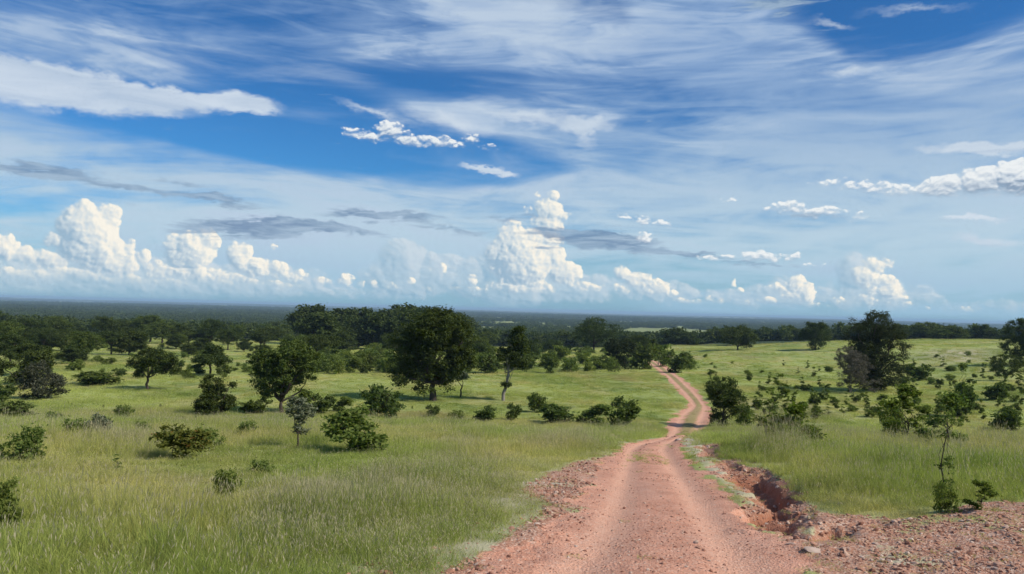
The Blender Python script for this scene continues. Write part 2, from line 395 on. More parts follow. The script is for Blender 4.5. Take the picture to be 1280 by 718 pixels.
GULLY_PX = [(884, 553), (893, 566), (912, 578), (938, 592), (958, 606), (968, 624), (968, 645), (985, 660), (1012, 668), (1032, 668), (1070, 662)]
GULLY = ground_at([p[0] for p in GULLY_PX], [p[1] + 2 for p in GULLY_PX])[:, :2]
GULLY_D = np.array([0.10, 0.15, 0.2, 0.36, 0.54, 0.26, 0.40, 0.18, 0.24, 0.42, 0.1])
GULLY_W = np.array([0.2, 0.25, 0.3, 0.45, 0.5, 0.28, 0.35, 0.25, 0.3, 0.38, 0.2])
_g = ground_at([905, 940, 975, 1035, 1075, 1120, 1165, 1200, 1240, 1285, 1420, 1500, 1300, 1060, 1010, 960, 925, 890], [578, 590, 628, 646, 648, 655, 652, 640, 634, 632, 640, 860, 860, 800, 700, 650, 610, 580])[:, :2]
BANK = _g
SHOULDER = ground_at([770, 745, 715, 690, 655, 690, 668, 640, 610, 560, 400, 600, 700, 730, 752], [566, 574, 578, 590, 612, 630, 655, 675, 690, 712, 800, 800, 660, 620, 590])[:, :2]
BARE2 = ground_at([640, 670, 700, 722, 700, 660], [610, 590, 578, 580, 600, 615])[:, :2]

def gully(x, y):
    wob = 0.55 * fbm(x / 0.9, y / 0.9, 41, 5, 0.55)
    d, par = poly_dist(x, y, GULLY)
    w = np.interp(par, np.arange(len(GULLY_W)), GULLY_W); dep = np.interp(par, np.arange(len(GULLY_D)), GULLY_D)
    t = (d + wob) / w
    dep = dep * np.clip(1 + 0.8 * fbm(x / 1.1 + 3, y / 1.3, 43, 4), 0.3, 1.4)
    return dep * (0.6 * (1 - sst(t, 0.7, 1.0)) + 0.4 * (1 - sst(t, 1.2, 2.1))), sst(-(d + wob * 1.5), -w * 2.3, -w * 1.3)

def masks(x, y):
    """road, bare gravel, gully depth; all 0..1 except depth"""
    s = road_s(x, y)
    near = y < 70
    wob = np.where(near, 0.42 * fbm(x / 1.0, y / 1.0, 11, 5, 0.6), 0.55 * fbm(x / 2.2, y / 2.2, 12, 4, 0.6))
    w = np.interp(y, _ry, _rw)
    edge = np.abs(s) * 1.0 + wob
    road = 1 - sst(edge, 0.86, 1.08)
    bare = np.zeros(x.shape); dep = np.zeros(x.shape); gm = np.zeros(x.shape)
    k = (y < 60) & (y > 1) & (np.abs(x) < 40)
    if k.any():
        xs, ys = x[k], y[k]
        b = np.maximum(poly_mask(xs, ys, BANK, 0.35), poly_mask(xs, ys, SHOULDER, 0.5))
        b = np.clip(b + 1.2 * b * fbm(xs / 1.3, ys / 1.3, 21, 4), 0, 1)
        g, m = gully(xs, ys)
        sk = road_s(xs, ys)
        verge = sst(sk, 1.0, 1.12) * (1 - sst(sk, 1.25, 1.5)) * sst(ys, 10.5, 13) * (1 - sst(ys, 34, 40))
        b = b * (1 - 0.85 * verge * (1 - m))
        bare[k] = np.maximum(b, m); dep[k] = g; gm[k] = m
    return s, road, bare, dep, gm

def zfull(x, y, mk=None):
    x = np.asarray(x, float); y = np.asarray(y, float)
    z = zbase(x, y)
    s, road, bare, dep, gm = mk if mk is not None else masks(x, y)
    r = np.hypot(x, y)
    f = 1 - sst(r, 60, 140)
    # wheel tracks pressed in, crown between them, small lumps in the gravel
    rut = np.exp(-((np.abs(s) - 0.48) / 0.2) ** 2) * -0.075 * road
    z = z + rut * f + road * (-0.03) * f
    z = z + (0.020 * fbm(x / 0.45, y / 0.45, 31, 4, 0.6)) * np.maximum(road, bare) * (1 - sst(r, 25, 50))
    z = z + bare * 0.10 * (fbm(x / 0.9, y / 0.9, 33, 5, 0.62)) * (1 - sst(r, 30, 60))
    # spoil heap beside the gully and washed steps
    hp = poly_mask(np.atleast_1d(x).ravel(), np.atleast_1d(y).ravel(), BANK, 1.2).reshape(np.shape(x)) if (np.ndim(x) and (np.abs(x) < 40).any()) else 0.0
    z = z + 0.13 * hp * sst(x, 4, 7)
    z = z - dep
    z = z + 0.07 * fbm(x / 2.3, y / 2.3, 35, 3) * (1 - np.maximum(road, bare)) * (1 - sst(r, 90, 180))
    return z

# ------------------------------------------------------------------ materials
def new_mat(name):
    m = bpy.data.materials.new(name); m.use_nodes = True
    t = NT(m.node_tree); t.n.clear()
    return m, t
def finish_mat(t, shader, disp=None):
    o = t.new('ShaderNodeOutputMaterial'); t.l.new(shader, o.inputs[0])
def attr(t, name, kind='GEOMETRY'):
    n = t.new('ShaderNodeAttribute', attribute_name=name, attribute_type=kind); return n
def diffuse(t, col, rough=1.0, normal=None):
    n = t.new('ShaderNodeBsdfDiffuse'); t.put(n.inputs[0], col)
    if normal is not None: t.put(n.inputs[2], normal)
    return n.outputs[0]

GRASS_A, GRASS_B, GRASS_Y, GRASS_P = (0.250, 0.305, 0.085), (0.410, 0.455, 0.150), (0.480, 0.440, 0.190), (0.560, 0.480, 0.370)
def grass_colour(t, pos):
    """colour of the sward by place: fresh and yellow-green swathes, patches of straw"""
    n1 = t.noise(pos, 0.035, 3, 0.55); n2 = t.noise(t.mapping(pos, (40, 7, 0), scale=(1, 0.5, 1)), 0.12, 3, 0.6); n3 = t.noise(t.mapping(pos, (11, 70, 0)), 0.9, 3, 0.6)
    c = t.mix(t.smooth(n1, 0.36, 0.62), GRASS_A, GRASS_B)
    c = t.mix(t.smooth(n2, 0.44, 0.68, 0, 0.85), c, GRASS_Y)
    c = t.mix(t.smooth(n3, 0.35, 0.75, 0, 0.35), c, (0.170, 0.240, 0.055))
    n8 = t.noise(t.mapping(pos, (3, 33, 0), scale=(0.5, 0.22, 1)), 0.55, 4, 0.62)
    c = t.mix(t.smooth(n8, 0.52, 0.70, 0, 0.60), c, (0.120, 0.185, 0.045))
    n9 = t.noise(t.mapping(pos, (63, 3, 0), scale=(0.06, 0.02, 1)), 1.0, 4, 0.6)
    c = t.mix(t.smooth(n9, 0.55, 0.70, 0, 0.55), c, (0.330, 0.270, 0.150))
    a = attr(t, 'straw')
    c = t.mix(a.outputs['Fac'], c, GRASS_P)
    return c

def ground_material():
    m, t = new_mat('earth and grass')
    g = t.new('ShaderNodeNewGeometry'); pos = g.outputs['Position']
    gc = grass_colour(t, pos)
    far = attr(t, 'far').outputs['Fac']
    gc = t.mix(t.noise(pos, 3.0, 4, 0.7), t.mix(0.35, gc, (0.09, 0.12, 0.03)), gc)
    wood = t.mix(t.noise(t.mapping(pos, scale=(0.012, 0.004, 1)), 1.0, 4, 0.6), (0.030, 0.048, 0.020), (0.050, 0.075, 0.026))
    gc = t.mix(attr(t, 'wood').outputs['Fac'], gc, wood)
    gc = t.mix(attr(t, 'field').outputs['Fac'], gc, t.mix(t.noise(t.mapping(pos, scale=(0.02, 0.006, 1)), 1.0, 4, 0.6), (0.13, 0.17, 0.05), (0.30, 0.32, 0.12)))
    # bare ground
    n4 = t.noise(pos, 1.1, 6, 0.62); n5 = t.noise(pos, 14, 5, 0.7); n6 = t.noise(t.mapping(pos, scale=(1, 0.25, 1)), 2.2, 4, 0.6)
    v = t.voronoi(pos, 26, 1, 0.5, out='Color')
    road = t.mix(t.smooth(n4, 0.34, 0.66), (0.48, 0.218, 0.135), (0.63, 0.315, 0.205))
    road = t.mix(t.smooth(n6, 0.45, 0.7, 0, 0.5), road, (0.63, 0.335, 0.235))
    n7 = t.noise(t.mapping(pos, (5, 9, 0), scale=(1, 0.4, 1)), 0.55, 4, 0.6)
    road = t.mix(t.smooth(n7, 0.50, 0.68, 0, 0.40), road, (0.40, 0.225, 0.165))
    # wheel tracks are worn smooth and pale, the middle is coarser
    s = attr(t, 's').outputs['Fac']
    tr = t.math('ABSOLUTE', t.math('SUBTRACT', t.math('ABSOLUTE', s), 0.48))
    road = t.mix(t.smooth(tr, 0.28, 0.08, 0, 0.75), road, (0.66, 0.365, 0.245))
    stone = t.new('ShaderNodeValToRGB'); cr = stone.color_ramp
    sp = t.new('ShaderNodeSeparateColor'); t.put(sp.inputs[0], v); t.put(stone.inputs[0], sp.outputs[0])
    cr.elements[0].color = (0.19, 0.085, 0.055, 1); cr.elements[1].color = (0.62, 0.50, 0.40, 1)
    e = cr.elements.new(0.25); e.color = (0.36, 0.18, 0.12, 1); e = cr.elements.new(0.8); e.color = (0.52, 0.32, 0.22, 1)
    road = t.mix(t.smooth(n5, 0.42, 0.68, 0.05, 0.55), road, stone.outputs[0])
    bank = t.mix(n4, (0.30, 0.125, 0.075), (0.48, 0.255, 0.16))
    bank = t.mix(t.smooth(n5, 0.38, 0.62, 0.1, 0.75), bank, stone.outputs[0])
    deep = t.mix(n5, (0.24, 0.085, 0.045), (0.42, 0.20, 0.12))
    bank = t.mix(attr(t, 'gully').outputs['Fac'], bank, deep)
    edge = t.math('MULTIPLY', t.math('SUBTRACT', t.noise(pos, 5.0, 5, 0.7), 0.5), 0.9)
    mb = t.smooth(t.math('ADD', attr(t, 'bare').outputs['Fac'], edge), 0.38, 0.60)
    mr = t.smooth(t.math('ADD', attr(t, 'road').outputs['Fac'], edge), 0.40, 0.62)
    # grass creeping along the crown of the far road
    cg = t.math('MULTIPLY', attr(t, 'crown').outputs['Fac'], t.smooth(t.math('ADD', t.math('ABSOLUTE', s), t.math('MULTIPLY', edge, 0.8)), 0.36, 0.16))
    c = t.mix(mb, gc, bank)
    c = t.mix(mr, c, road)
    c = t.mix(cg, c, t.mix(0.6, gc, (0.34, 0.20, 0.12)))
    bmp = t.new('ShaderNodeBump'); bmp.inputs['Strength'].default_value = 0.6; bmp.inputs['Distance'].default_value = 0.03
    t.put(bmp.inputs['Height'], t.math('ADD', t.noise(pos, 22, 4, 0.7), t.voronoi(pos, 26, 1, 0.5)))
    b = t.new('ShaderNodeBsdfPrincipled'); t.put(b.inputs['Base Color'], c); b.inputs['Roughness'].default_value = 0.95
    b.inputs['Specular IOR Level'].default_value = 0.15
    t.put(b.inputs['Normal'], bmp.outputs[0])
    finish_mat(t, b.outputs[0])
    return m

def set_mesh(me, v, faces_flat, nper):
    n = len(faces_flat) // nper
    me.vertices.add(len(v)); me.vertices.foreach_set('co', np.ascontiguousarray(v, np.float32).ravel())
    me.loops.add(len(faces_flat)); me.loops.foreach_set('vertex_index', np.ascontiguousarray(faces_flat, np.int32))
    me.polygons.add(n); me.polygons.foreach_set('loop_start', np.arange(0, len(faces_flat), nper, dtype=np.int32))
    me.update(calc_edges=True)
def fattr(me, name, data, domain='POINT'):
    a = me.attributes.new(name, 'FLOAT', domain); a.data.foreach_set('value', np.ascontiguousarray(data, np.float32))
def link(o): SC.collection.objects.link(o); return o
def tag(o, label=None, cat=None, group=None, kind=None):
    if label: o['label'] = label
    if cat: o['category'] = cat
    if group: o['group'] = group
    if kind: o['kind'] = kind
    return o

FIELDS_PX = [(600, 411, 40, 2.5), (640, 409, 30, 3), (700, 408, 30, 2.5), (830, 412, 50, 5), (880, 409, 40, 3), (770, 409, 30, 2), (905, 413, 30, 3), (975, 418, 26, 3.5), (1010, 416, 14, 2), (140, 412, 46, 3.0), (60, 413, 30, 2), (280, 418, 50, 6), (400, 423, 60, 5), (240, 392, 22, 1.0), (120, 409, 30, 2), (470, 424, 40, 3)]
_FC = []
def field_mask(x, y):
    """clearings: ellipses of ground seen between the woods"""
    m = np.zeros(np.shape(x))
    for (px, py, rx, ry) in FIELDS_PX:
        if len(_FC) < len(FIELDS_PX):
            _FC.append(ground_at([px, px, px, px - rx, px + rx], [py, py - ry, py + ry, py, py]))
    for (c, a, b, l, r) in _FC:
        dx = abs(r[0] - l[0]) / 2; dy = abs(a[1] - b[1]) / 2
        dx = max(dx, 20); dy = max(min(dy, 1200), 25) + np.clip(c[1] - 500, 0, 1500) * 0.14
        ax = c[0] / c[1]
        u = (x - c[0] - ax * (y - c[1])) / dx; v = (y - c[1]) / dy
        m = np.maximum(m, 1 - sst(np.hypot(u, v) + 0.5 * fbm(x / 60, y / 60, 71, 3), 0.85, 1.1))
    return m
def open_mask(x, y):
    """1 in the natural openings of the woodland"""
    r = np.hypot(x, y)
    a = fbm(x / 420, y / 800, 91, 4) + 0.35 * fbm(x / 90, y / 140, 92, 3)
    b = fbm(x / 2600, y / 1500, 95, 3) + 0.3 * fbm(x / 500, y / 500, 96, 2)
    return np.maximum(sst(-a, 0.10, 0.15), sst(-b, 0.10, 0.14)) * sst(r, 480, 560)
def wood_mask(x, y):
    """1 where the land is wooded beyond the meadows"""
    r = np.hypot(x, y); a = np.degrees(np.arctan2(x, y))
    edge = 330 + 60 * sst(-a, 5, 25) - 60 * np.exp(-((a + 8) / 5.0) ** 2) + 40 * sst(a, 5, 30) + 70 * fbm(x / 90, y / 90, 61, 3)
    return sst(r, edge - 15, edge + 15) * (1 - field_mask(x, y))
STRAW = ground_at([330, 350, 560, 750, 720, 640, 300], [690, 605, 565, 585, 640, 690, 716])[:, :2]
STRAW2 = ground_at([640, 800, 800, 700, 600], [548, 545, 560, 575, 560])[:, :2]
STRAW3 = ground_at([930, 1030, 1000, 930], [560, 556, 580, 590])[:, :2]
STRAW4 = ground_at([40, 240, 260, 60], [556, 545, 575, 580])[:, :2]
STRAW5 = ground_at([930, 1020, 1070, 1000, 920], [516, 513, 522, 530, 526])[:, :2]
SOIL = ground_at([1150, 1230, 1240, 1170], [440, 436, 448, 456])[:, :2]
def straw_mask(x, y):
    m = np.zeros(np.shape(x))
    for P, s, k in ((STRAW, 1.5, 1.0), (STRAW2, 2.0, .6), (STRAW3, 1.0, .6), (STRAW4, 2.0, .45), (STRAW5, 2.5, .9), (SOIL, 8, .8)):
        m = np.maximum(m, k * poly_mask(x, y, P, s))
    sk = road_s(x, y)
    m = np.maximum(m, 0.95 * sst(sk, 1.0, 1.1) * (1 - sst(sk, 1.5, 1.9)) * (1 - sst(y, 36, 44)) * (y > 2))
    m = np.maximum(m, 0.6 * sst(-sk, 1.0, 1.1) * (1 - sst(-sk, 1.4, 2.0)) * (1 - sst(y, 36, 44)) * (y > 2))
    return m * (0.75 + 0.6 * fbm(x / 2.0, y / 2.0, 81, 3))

# ------------------------------------------------------------------ ground and road
GMAT = ground_material()
def build_ground():
    rr = [0.03, 0.3, 0.7, 1.2]
    while rr[-1] < 60: rr.append(rr[-1] * 1.0062)
    while rr[-1] < 400: rr.append(rr[-1] * 1.009)
    while rr[-1] < 60000: rr.append(rr[-1] * 1.03)
    rr = np.array(rr)
    aa = np.concatenate([np.linspace(-180, -48, 50)[:-1], np.arange(-48, 48.01, 0.16), np.linspace(48, 180, 50)[1:-1]])
    aa = np.radians(aa); na, nr = len(aa), len(rr)
    A, R = np.meshgrid(aa, rr)
    x = (R * np.sin(A)).ravel(); y = (R * np.cos(A)).ravel()
    mk = masks(x, y)
    z = zfull(x, y, mk)
    s, road, bare, dep, gm = mk
    i = np.arange(nr - 1)[:, None] * na; j = np.arange(na)[None, :]; j2 = (j + 1) % na
    q = np.stack([i + j, i + j2, i + j2 + na, i + j + na], -1).reshape(-1, 4)
    q = q[:, ::-1]
    fr = road[q].mean(1) > 0.5
    v = np.stack([x, y, z], 1)
    data = dict(s=np.clip(s, -3, 3), road=road, bare=bare, gully=gm * sst(dep, 0.02, 0.3), far=sst(np.hypot(x, y), 60, 200),
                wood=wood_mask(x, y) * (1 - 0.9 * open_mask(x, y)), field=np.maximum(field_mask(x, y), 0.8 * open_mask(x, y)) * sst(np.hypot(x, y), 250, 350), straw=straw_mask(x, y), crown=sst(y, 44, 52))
    def make(name, faces):
        used, inv = np.unique(faces, return_inverse=True)
        me = bpy.data.meshes.new(name); set_mesh(me, v[used], inv.ravel(), 4)
        for k, dd in data.items(): fattr(me, k, dd[used])
        me.polygons.foreach_set('use_smooth', np.ones(len(me.polygons), bool))
        me.materials.append(GMAT)
        return link(bpy.data.objects.new(name, me))
    g = make('ground', q[~fr]); tag(g, kind='structure')
    rd = make('road', q[fr]); tag(rd, kind='structure')
    return g, rd
ground_ob, road_ob = build_ground()

# ------------------------------------------------------------------ plants
def leaf_mat(name, dark, light, trans=0.30, yellow=None):
    m, t = new_mat(name)
    a = attr(t, 'tint').outputs['Fac']
    rnd = t.new('ShaderNodeObjectInfo').outputs['Random']
    c = t.mix(a, dark, light)
    c = t.mix(t.math('MULTIPLY', rnd, 0.45), c, tuple(0.5 * (u + v) * k for u, v, k in zip(dark, light, (1.35, 1.1, 0.8))))
    if yellow: c = t.mix(t.smooth(a, 0.78, 0.92, 0, 0.8), c, yellow)
    d = diffuse(t, c)
    tr = t.new('ShaderNodeBsdfTranslucent'); t.put(tr.inputs[0], t.mix(1.0, c, (1.0, 1.15, 0.55), 'MULTIPLY'))
    mx = t.new('ShaderNodeMixShader'); mx.inputs[0].default_value = trans
    t.l.new(d, mx.inputs[1]); t.l.new(tr.outputs[0], mx.inputs[2])
    finish_mat(t, mx.outputs[0]); return m
M_DARK = leaf_mat('dark leaves', (0.030, 0.050, 0.018), (0.092, 0.122, 0.038))
M_MID = leaf_mat('green leaves', (0.046, 0.078, 0.022), (0.140, 0.180, 0.050))
M_SHRUB = leaf_mat('shrub leaves', (0.075, 0.120, 0.030), (0.215, 0.270, 0.078), 0.42)
M_SHRUBD = leaf_mat('dark shrub leaves', (0.050, 0.082, 0.025), (0.150, 0.195, 0.060), 0.38)
M_LIGHT = leaf_mat('fresh leaves', (0.050, 0.088, 0.018), (0.150, 0.200, 0.040), 0.38)
M_GREY = leaf_mat('dry grey twigs and leaves', (0.085, 0.080, 0.066), (0.190, 0.175, 0.145), 0.15)
M_DEEP = leaf_mat('deep dark leaves', (0.022, 0.033, 0.018), (0.070, 0.086, 0.040))
M_DUN = leaf_mat('dull greyish leaves', (0.042, 0.050, 0.034), (0.120, 0.128, 0.090), 0.25)
M_RUST = leaf_mat('reddish leaves', (0.070, 0.085, 0.022), (0.160, 0.190, 0.050), 0.35, (0.42, 0.17, 0.06))
M_PALE = leaf_mat('pale dusty leaves', (0.080, 0.105, 0.060), (0.240, 0.270, 0.190), 0.3)
def bark(name, a, b):
    m, t = new_mat(name); g = t.new('ShaderNodeNewGeometry').outputs['Position']
    c = t.mix(t.noise(t.mapping(g, scale=(6, 6, 1.5)), 1.6, 4, 0.65), a, b)
    finish_mat(t, diffuse(t, c)); return m
B_DARK = bark('dark bark', (0.045, 0.036, 0.028), (0.110, 0.090, 0.072))
B_PALE = bark('pale bark', (0.16, 0.14, 0.12), (0.34, 0.31, 0.27))

class Tubes:
    def __init__(s): s.v = []; s.f = []; s.n = 0
    def add(s, pts, rad, k=5):
        pts = np.asarray(pts, float); m = len(pts)
        for i in range(m):
            d = pts[min(i + 1, m - 1)] - pts[max(i - 1, 0)]; d /= np.linalg.norm(d) + 1e-9
            u = np.cross(d, [0.31, 0.92, 0.11]); u /= np.linalg.norm(u) + 1e-9; w = np.cross(d, u)
            a = np.arange(k) * 2 * np.pi / k
            s.v.append(pts[i] + rad[i] * (np.cos(a)[:, None] * u + np.sin(a)[:, None] * w))
        b = s.n
        for i in range(m - 1):
            for j in range(k):
                s.f.append((b + i * k + j, b + i * k + (j + 1) % k, b + (i + 1) * k + (j + 1) % k, b + (i + 1) * k + j))
        s.n += m * k
    def mesh(s, name, mat):
        me = bpy.data.meshes.new(name); set_mesh(me, np.vstack(s.v), np.array(s.f).ravel(), 4)
        me.polygons.foreach_set('use_smooth', np.ones(len(me.polygons), bool)); me.materials.append(mat); return me

def leaves_mesh(name, cen, size, tint, mat, rng, aspect=0.5, up=0.35, fold=True):
    """one small pointed leaf (or spray of leaves) of two faces at each centre"""
    n = len(cen)
    nrm = rng.normal(size=(n, 3)); nrm[:, 2] = np.abs(nrm[:, 2]) * (1 + up) + up; nrm /= np.linalg.norm(nrm, axis=1, keepdims=True)
    u = np.cross(nrm, rng.normal(size=(n, 3))); u /= np.linalg.norm(u, axis=1, keepdims=True) + 1e-9
    w = np.cross(nrm, u)
    L = (size * (0.65 + 0.7 * rng.random(n)))[:, None] / 2; W = L * aspect
    a = cen - u * L; b = cen + w * W + nrm * L * 0.15; c = cen + u * L; d = cen - w * W + nrm * L * 0.15
    v = np.stack([a, b, c, d], 1).reshape(-1, 3)
    k = np.arange(n) * 4
    f = np.stack([k, k + 1, k + 2, k, k + 2, k + 3], 1).ravel()
    me = bpy.data.meshes.new(name); set_mesh(me, v, f, 3)
    fattr(me, 'tint', np.repeat(np.clip(tint, 0, 1), 4)); me.materials.append(mat); return me

def crown_points(lobes, rng, nleaf, clump, shell=0.55, gap=0.25, flat=0.65, floor=-1e9):
    """leaf centres in clumps spread over and through a set of ellipsoids"""
    lobes = np.asarray(lobes, float)
    area = (lobes[:, 3] * lobes[:, 4] + lobes[:, 4] * lobes[:, 5] + lobes[:, 3] * lobes[:, 5])
    prob = area / area.sum()
    nc = max(6, int(area.sum() * 4.2 / (clump ** 2) * 0.30))
    k = rng.choice(len(lobes), nc, p=prob)
    d = rng.normal(size=(nc, 3)); d[:, 2] += 0.25; d /= np.linalg.norm(d, axis=1, keepdims=True)
    r = shell + (1.06 - shell) * rng.random(nc) ** 0.5
    c = lobes[k, :3] + d * r[:, None] * lobes[k, 3:6]
    g = fbm(c[:, 0] / (clump * 3.5) + 7.7, c[:, 2] / (clump * 2.6) + c[:, 1] / (clump * 4), int(rng.integers(999)), 2)
    c = c[(g > np.quantile(g, gap)) & (c[:, 2] > floor)]
    nc = len(c)
    ct = rng.random(nc); cs = clump * (0.6 + 0.8 * rng.random(nc))
    k = rng.integers(0, nc, nleaf)
    o = rng.normal(size=(nleaf, 3)) * 0.46; o[:, 2] *= flat
    p = c[k] + o * cs[k][:, None]
    t = 0.55 * ct[k] + 0.45 * rng.random(nleaf)
    return p, t, c

PROTO = {}
LEAFK = 1.25
def bend(a, b, rng, n=4, amp=0.08):
    t = np.linspace(0, 1, n)[:, None]; L = np.linalg.norm(np.asarray(b) - a)
    p = np.asarray(a) * (1 - t) + np.asarray(b) * t
    o = rng.normal(size=(n, 3)) * amp * L; o[0] = 0; o[-1] = 0
    p[:, 2] += (np.sin(t[:, 0] * np.pi)) * L * 0.06
    return p + o * np.array([1, 1, 0.4])
def woody(lobes, rng, base_r, fork, clumps, twig=30, stems=1, lean=(0, 0)):
    """trunk or stems from the ground to a fork, limbs into each lobe, twigs out to leaf clumps"""
    T = Tubes(); fk = np.array([lean[0], lean[1], fork])
    lob = np.asarray(lobes, float)
    if stems == 1:
        p = bend(np.array([0, 0, -0.25]), fk, rng, 5, 0.035); T.add(p, np.linspace(base_r * 1.25, base_r * 0.72, 5), 8)
    for i, L in enumerate(lob):
        st = fk if stems == 1 else np.array([*(rng.normal(size=2) * base_r * 1.5), -0.2])
        end = L[:3] - np.array([0, 0, L[5] * 0.15])
        r0 = base_r * (0.55 if stems == 1 else 0.6)
        T.add(bend(st, end, rng, 5, 0.07), np.linspace(r0, r0 * 0.25, 5), 6)
        d = np.linalg.norm((clumps - L[:3]) / L[3:6], axis=1)
        near = np.argsort(d)[:40]
        for c in rng.permutation(near)[:max(2, twig // len(lob))]:
            T.add(bend(end, clumps[c], rng, 3, 0.06), np.linspace(r0 * 0.25, r0 * 0.06, 3), 4)
    return T

def proto(key, lobes, seed, leafmat, barkmat, nleaf, leaf, clump, base_r, fork, gap=0.25, aspect=0.5, shell=0.5, twig=30, stems=1, lean=(0, 0), floor=0.02, flat=0.65):
    rng = np.random.default_rng(seed)
    p, t, c = crown_points(lobes, rng, int(nleaf * 1.5), clump, shell, gap, flat, floor)
    p[:, 2] = np.maximum(p[:, 2], 0.02)
    cm = leaves_mesh(key + '_foliage', p, leaf * LEAFK, t, leafmat, rng, aspect)
    tm = woody(lobes, rng, base_r, fork, c, twig, stems, lean).mesh(key + '_wood', barkmat)
    h = float(np.quantile(p[:, 2], 0.995)); w = float(np.quantile(p[:, 0], 0.99) - np.quantile(p[:, 0], 0.01))
    PROTO[key] = (cm, tm, h, w, stems)
    return PROTO[key]

def auto_lobes(rng, H, W, bottom, n, flat=0.6, top=None):
    """lobes of a crown W wide filling the height from bottom to H"""
    out = []; ch = H - bottom
    out.append((0, 0, bottom + ch * 0.55, W * 0.30, W * 0.30, ch * 0.42))
    for i in range(n):
        a = 2 * math.pi * (i + rng.random() * 0.7) / n; q = 0.20 + 0.12 * rng.random()
        zz = bottom + ch * (0.30 + 0.42 * rng.random())
        r = W * (0.17 + 0.09 * rng.random())
        out.append((math.cos(a) * W * q, math.sin(a) * W * q, zz, r, r, r * flat + ch * 0.08))
    out.append((rng.normal() * W * 0.07, rng.normal() * W * 0.07, H - W * 0.13, W * 0.2, W * 0.2, W * 0.13))
    return out

def build_protos():
    R = np.random.default_rng(5)
    for i in range(4):   # rounded trees of the meadow
        proto('round%d' % i, auto_lobes(R, 6.0, 6.6 + 0.5 * i, 1.5, 6 + i, 0.7), 20 + i, M_DARK if i % 2 == 0 else M_MID, B_DARK, 9000, 0.20, 0.55, 0.20, 1.7, gap=0.28)
    for i in range(2):   # spreading flat-topped trees
        proto('flat%d' % i, auto_lobes(R, 5.0, 8.5, 2.6, 8, 0.4), 30 + i, M_DARK if i == 0 else M_MID, B_DARK, 8000, 0.20, 0.55, 0.17, 2.0, gap=0.34)
    for i in range(2):   # crowns down to the ground
        proto('full%d' % i, auto_lobes(R, 4.5, 4.6, 0.1, 8, 1.1), 40 + i, M_DARK, B_DARK, 8000, 0.19, 0.5, 0.16, 0.6, gap=0.15)
    for i in range(3):   # low-detail trees of the far woodland edge
        proto('far%d' % i, auto_lobes(R, 8.0, 9.0 + i, 0.4, 6, 0.8), 50 + i, M_DARK if i < 2 else M_MID, B_DARK, 2600, 0.55, 1.1, 0.25, 1.5, gap=0.2, twig=6)
    for i in range(4):   # leafy shrubs on several stems
        n = (8, 7, 10, 9)[i]
        lob = []
        for k in range(n):
            a = 2 * math.pi * k / n + R.random(); q = 0.46 * R.random() ** 0.5 + 0.05; rr_ = R.uniform(0.20, 0.36)
            lob.append((math.cos(a) * q, math.sin(a) * q, 0.20 + (0.85 - q * 0.7) * R.random(), rr_, rr_, rr_ * 0.9))
        lob.append((0.05, 0, 0.32, 0.42, 0.42, 0.30))
        proto('shrub%d' % i, lob, 60 + i, (M_SHRUB, M_SHRUBD, M_LIGHT, M_SHRUB)[i], B_DARK, (1500, 1700, 2600, 1000)[i], 0.10, 0.17, 0.022, 0, gap=0.32, aspect=0.55, stems=n, twig=36, shell=0.15)
    for i in range(3):   # thin upright saplings with leaves in bunches
        lob = []; z = 0.35
        while z < 2.1:
            lob.append((R.normal() * 0.13, R.normal() * 0.13, z, 0.27 * (1.2 - z / 3), 0.27 * (1.2 - z / 3), 0.16)); z += 0.24 + 0.1 * R.random()
        proto('sapling%d' % i, lob, 70 + i, (M_SHRUB, M_LIGHT, M_SHRUBD)[i], B_DARK, 500, 0.13, 0.15, 0.022, 0.3, gap=0.3, aspect=0.5, twig=16, shell=0.1)
build_protos()

def plant_from(key, name, label, cat, loc, scale, rot, group=None):
    cm, tm, h, w, st = PROTO[key]
    e = link(bpy.data.objects.new(name, None)); e.empty_display_size = 0.2
    e.location = loc; e.rotation_euler = (0, 0, rot); e.scale = scale
    tag(e, label, cat, group)
    a = link(bpy.data.objects.new('stem' if cat in ('shrub', 'sapling') else 'trunk', tm)); a.parent = e
    b = link(bpy.data.objects.new('foliage' if cat in ('shrub', 'sapling') else 'crown', cm)); b.parent = e
    return e
_R = random.Random(11)
def put(key, px, base, top, width, name, label, cat, group=None, rot=None):
    """a plant standing where the photograph shows it, at its own real size"""
    p = ground_at(px, base)[0]; m = math.hypot(p[0], p[1]) / F
    z = float(zfull(np.array([p[0]]), np.array([p[1]]))[0])
    cm, tm, h, w, st = PROTO[key]
    sz = (base - top) * m / h; sx = width * m / w
    return plant_from(key, name, label, cat, (p[0], p[1], z - 0.03), (sx, sx, sz), _R.uniform(0, 6.28) if rot is None else rot, group)

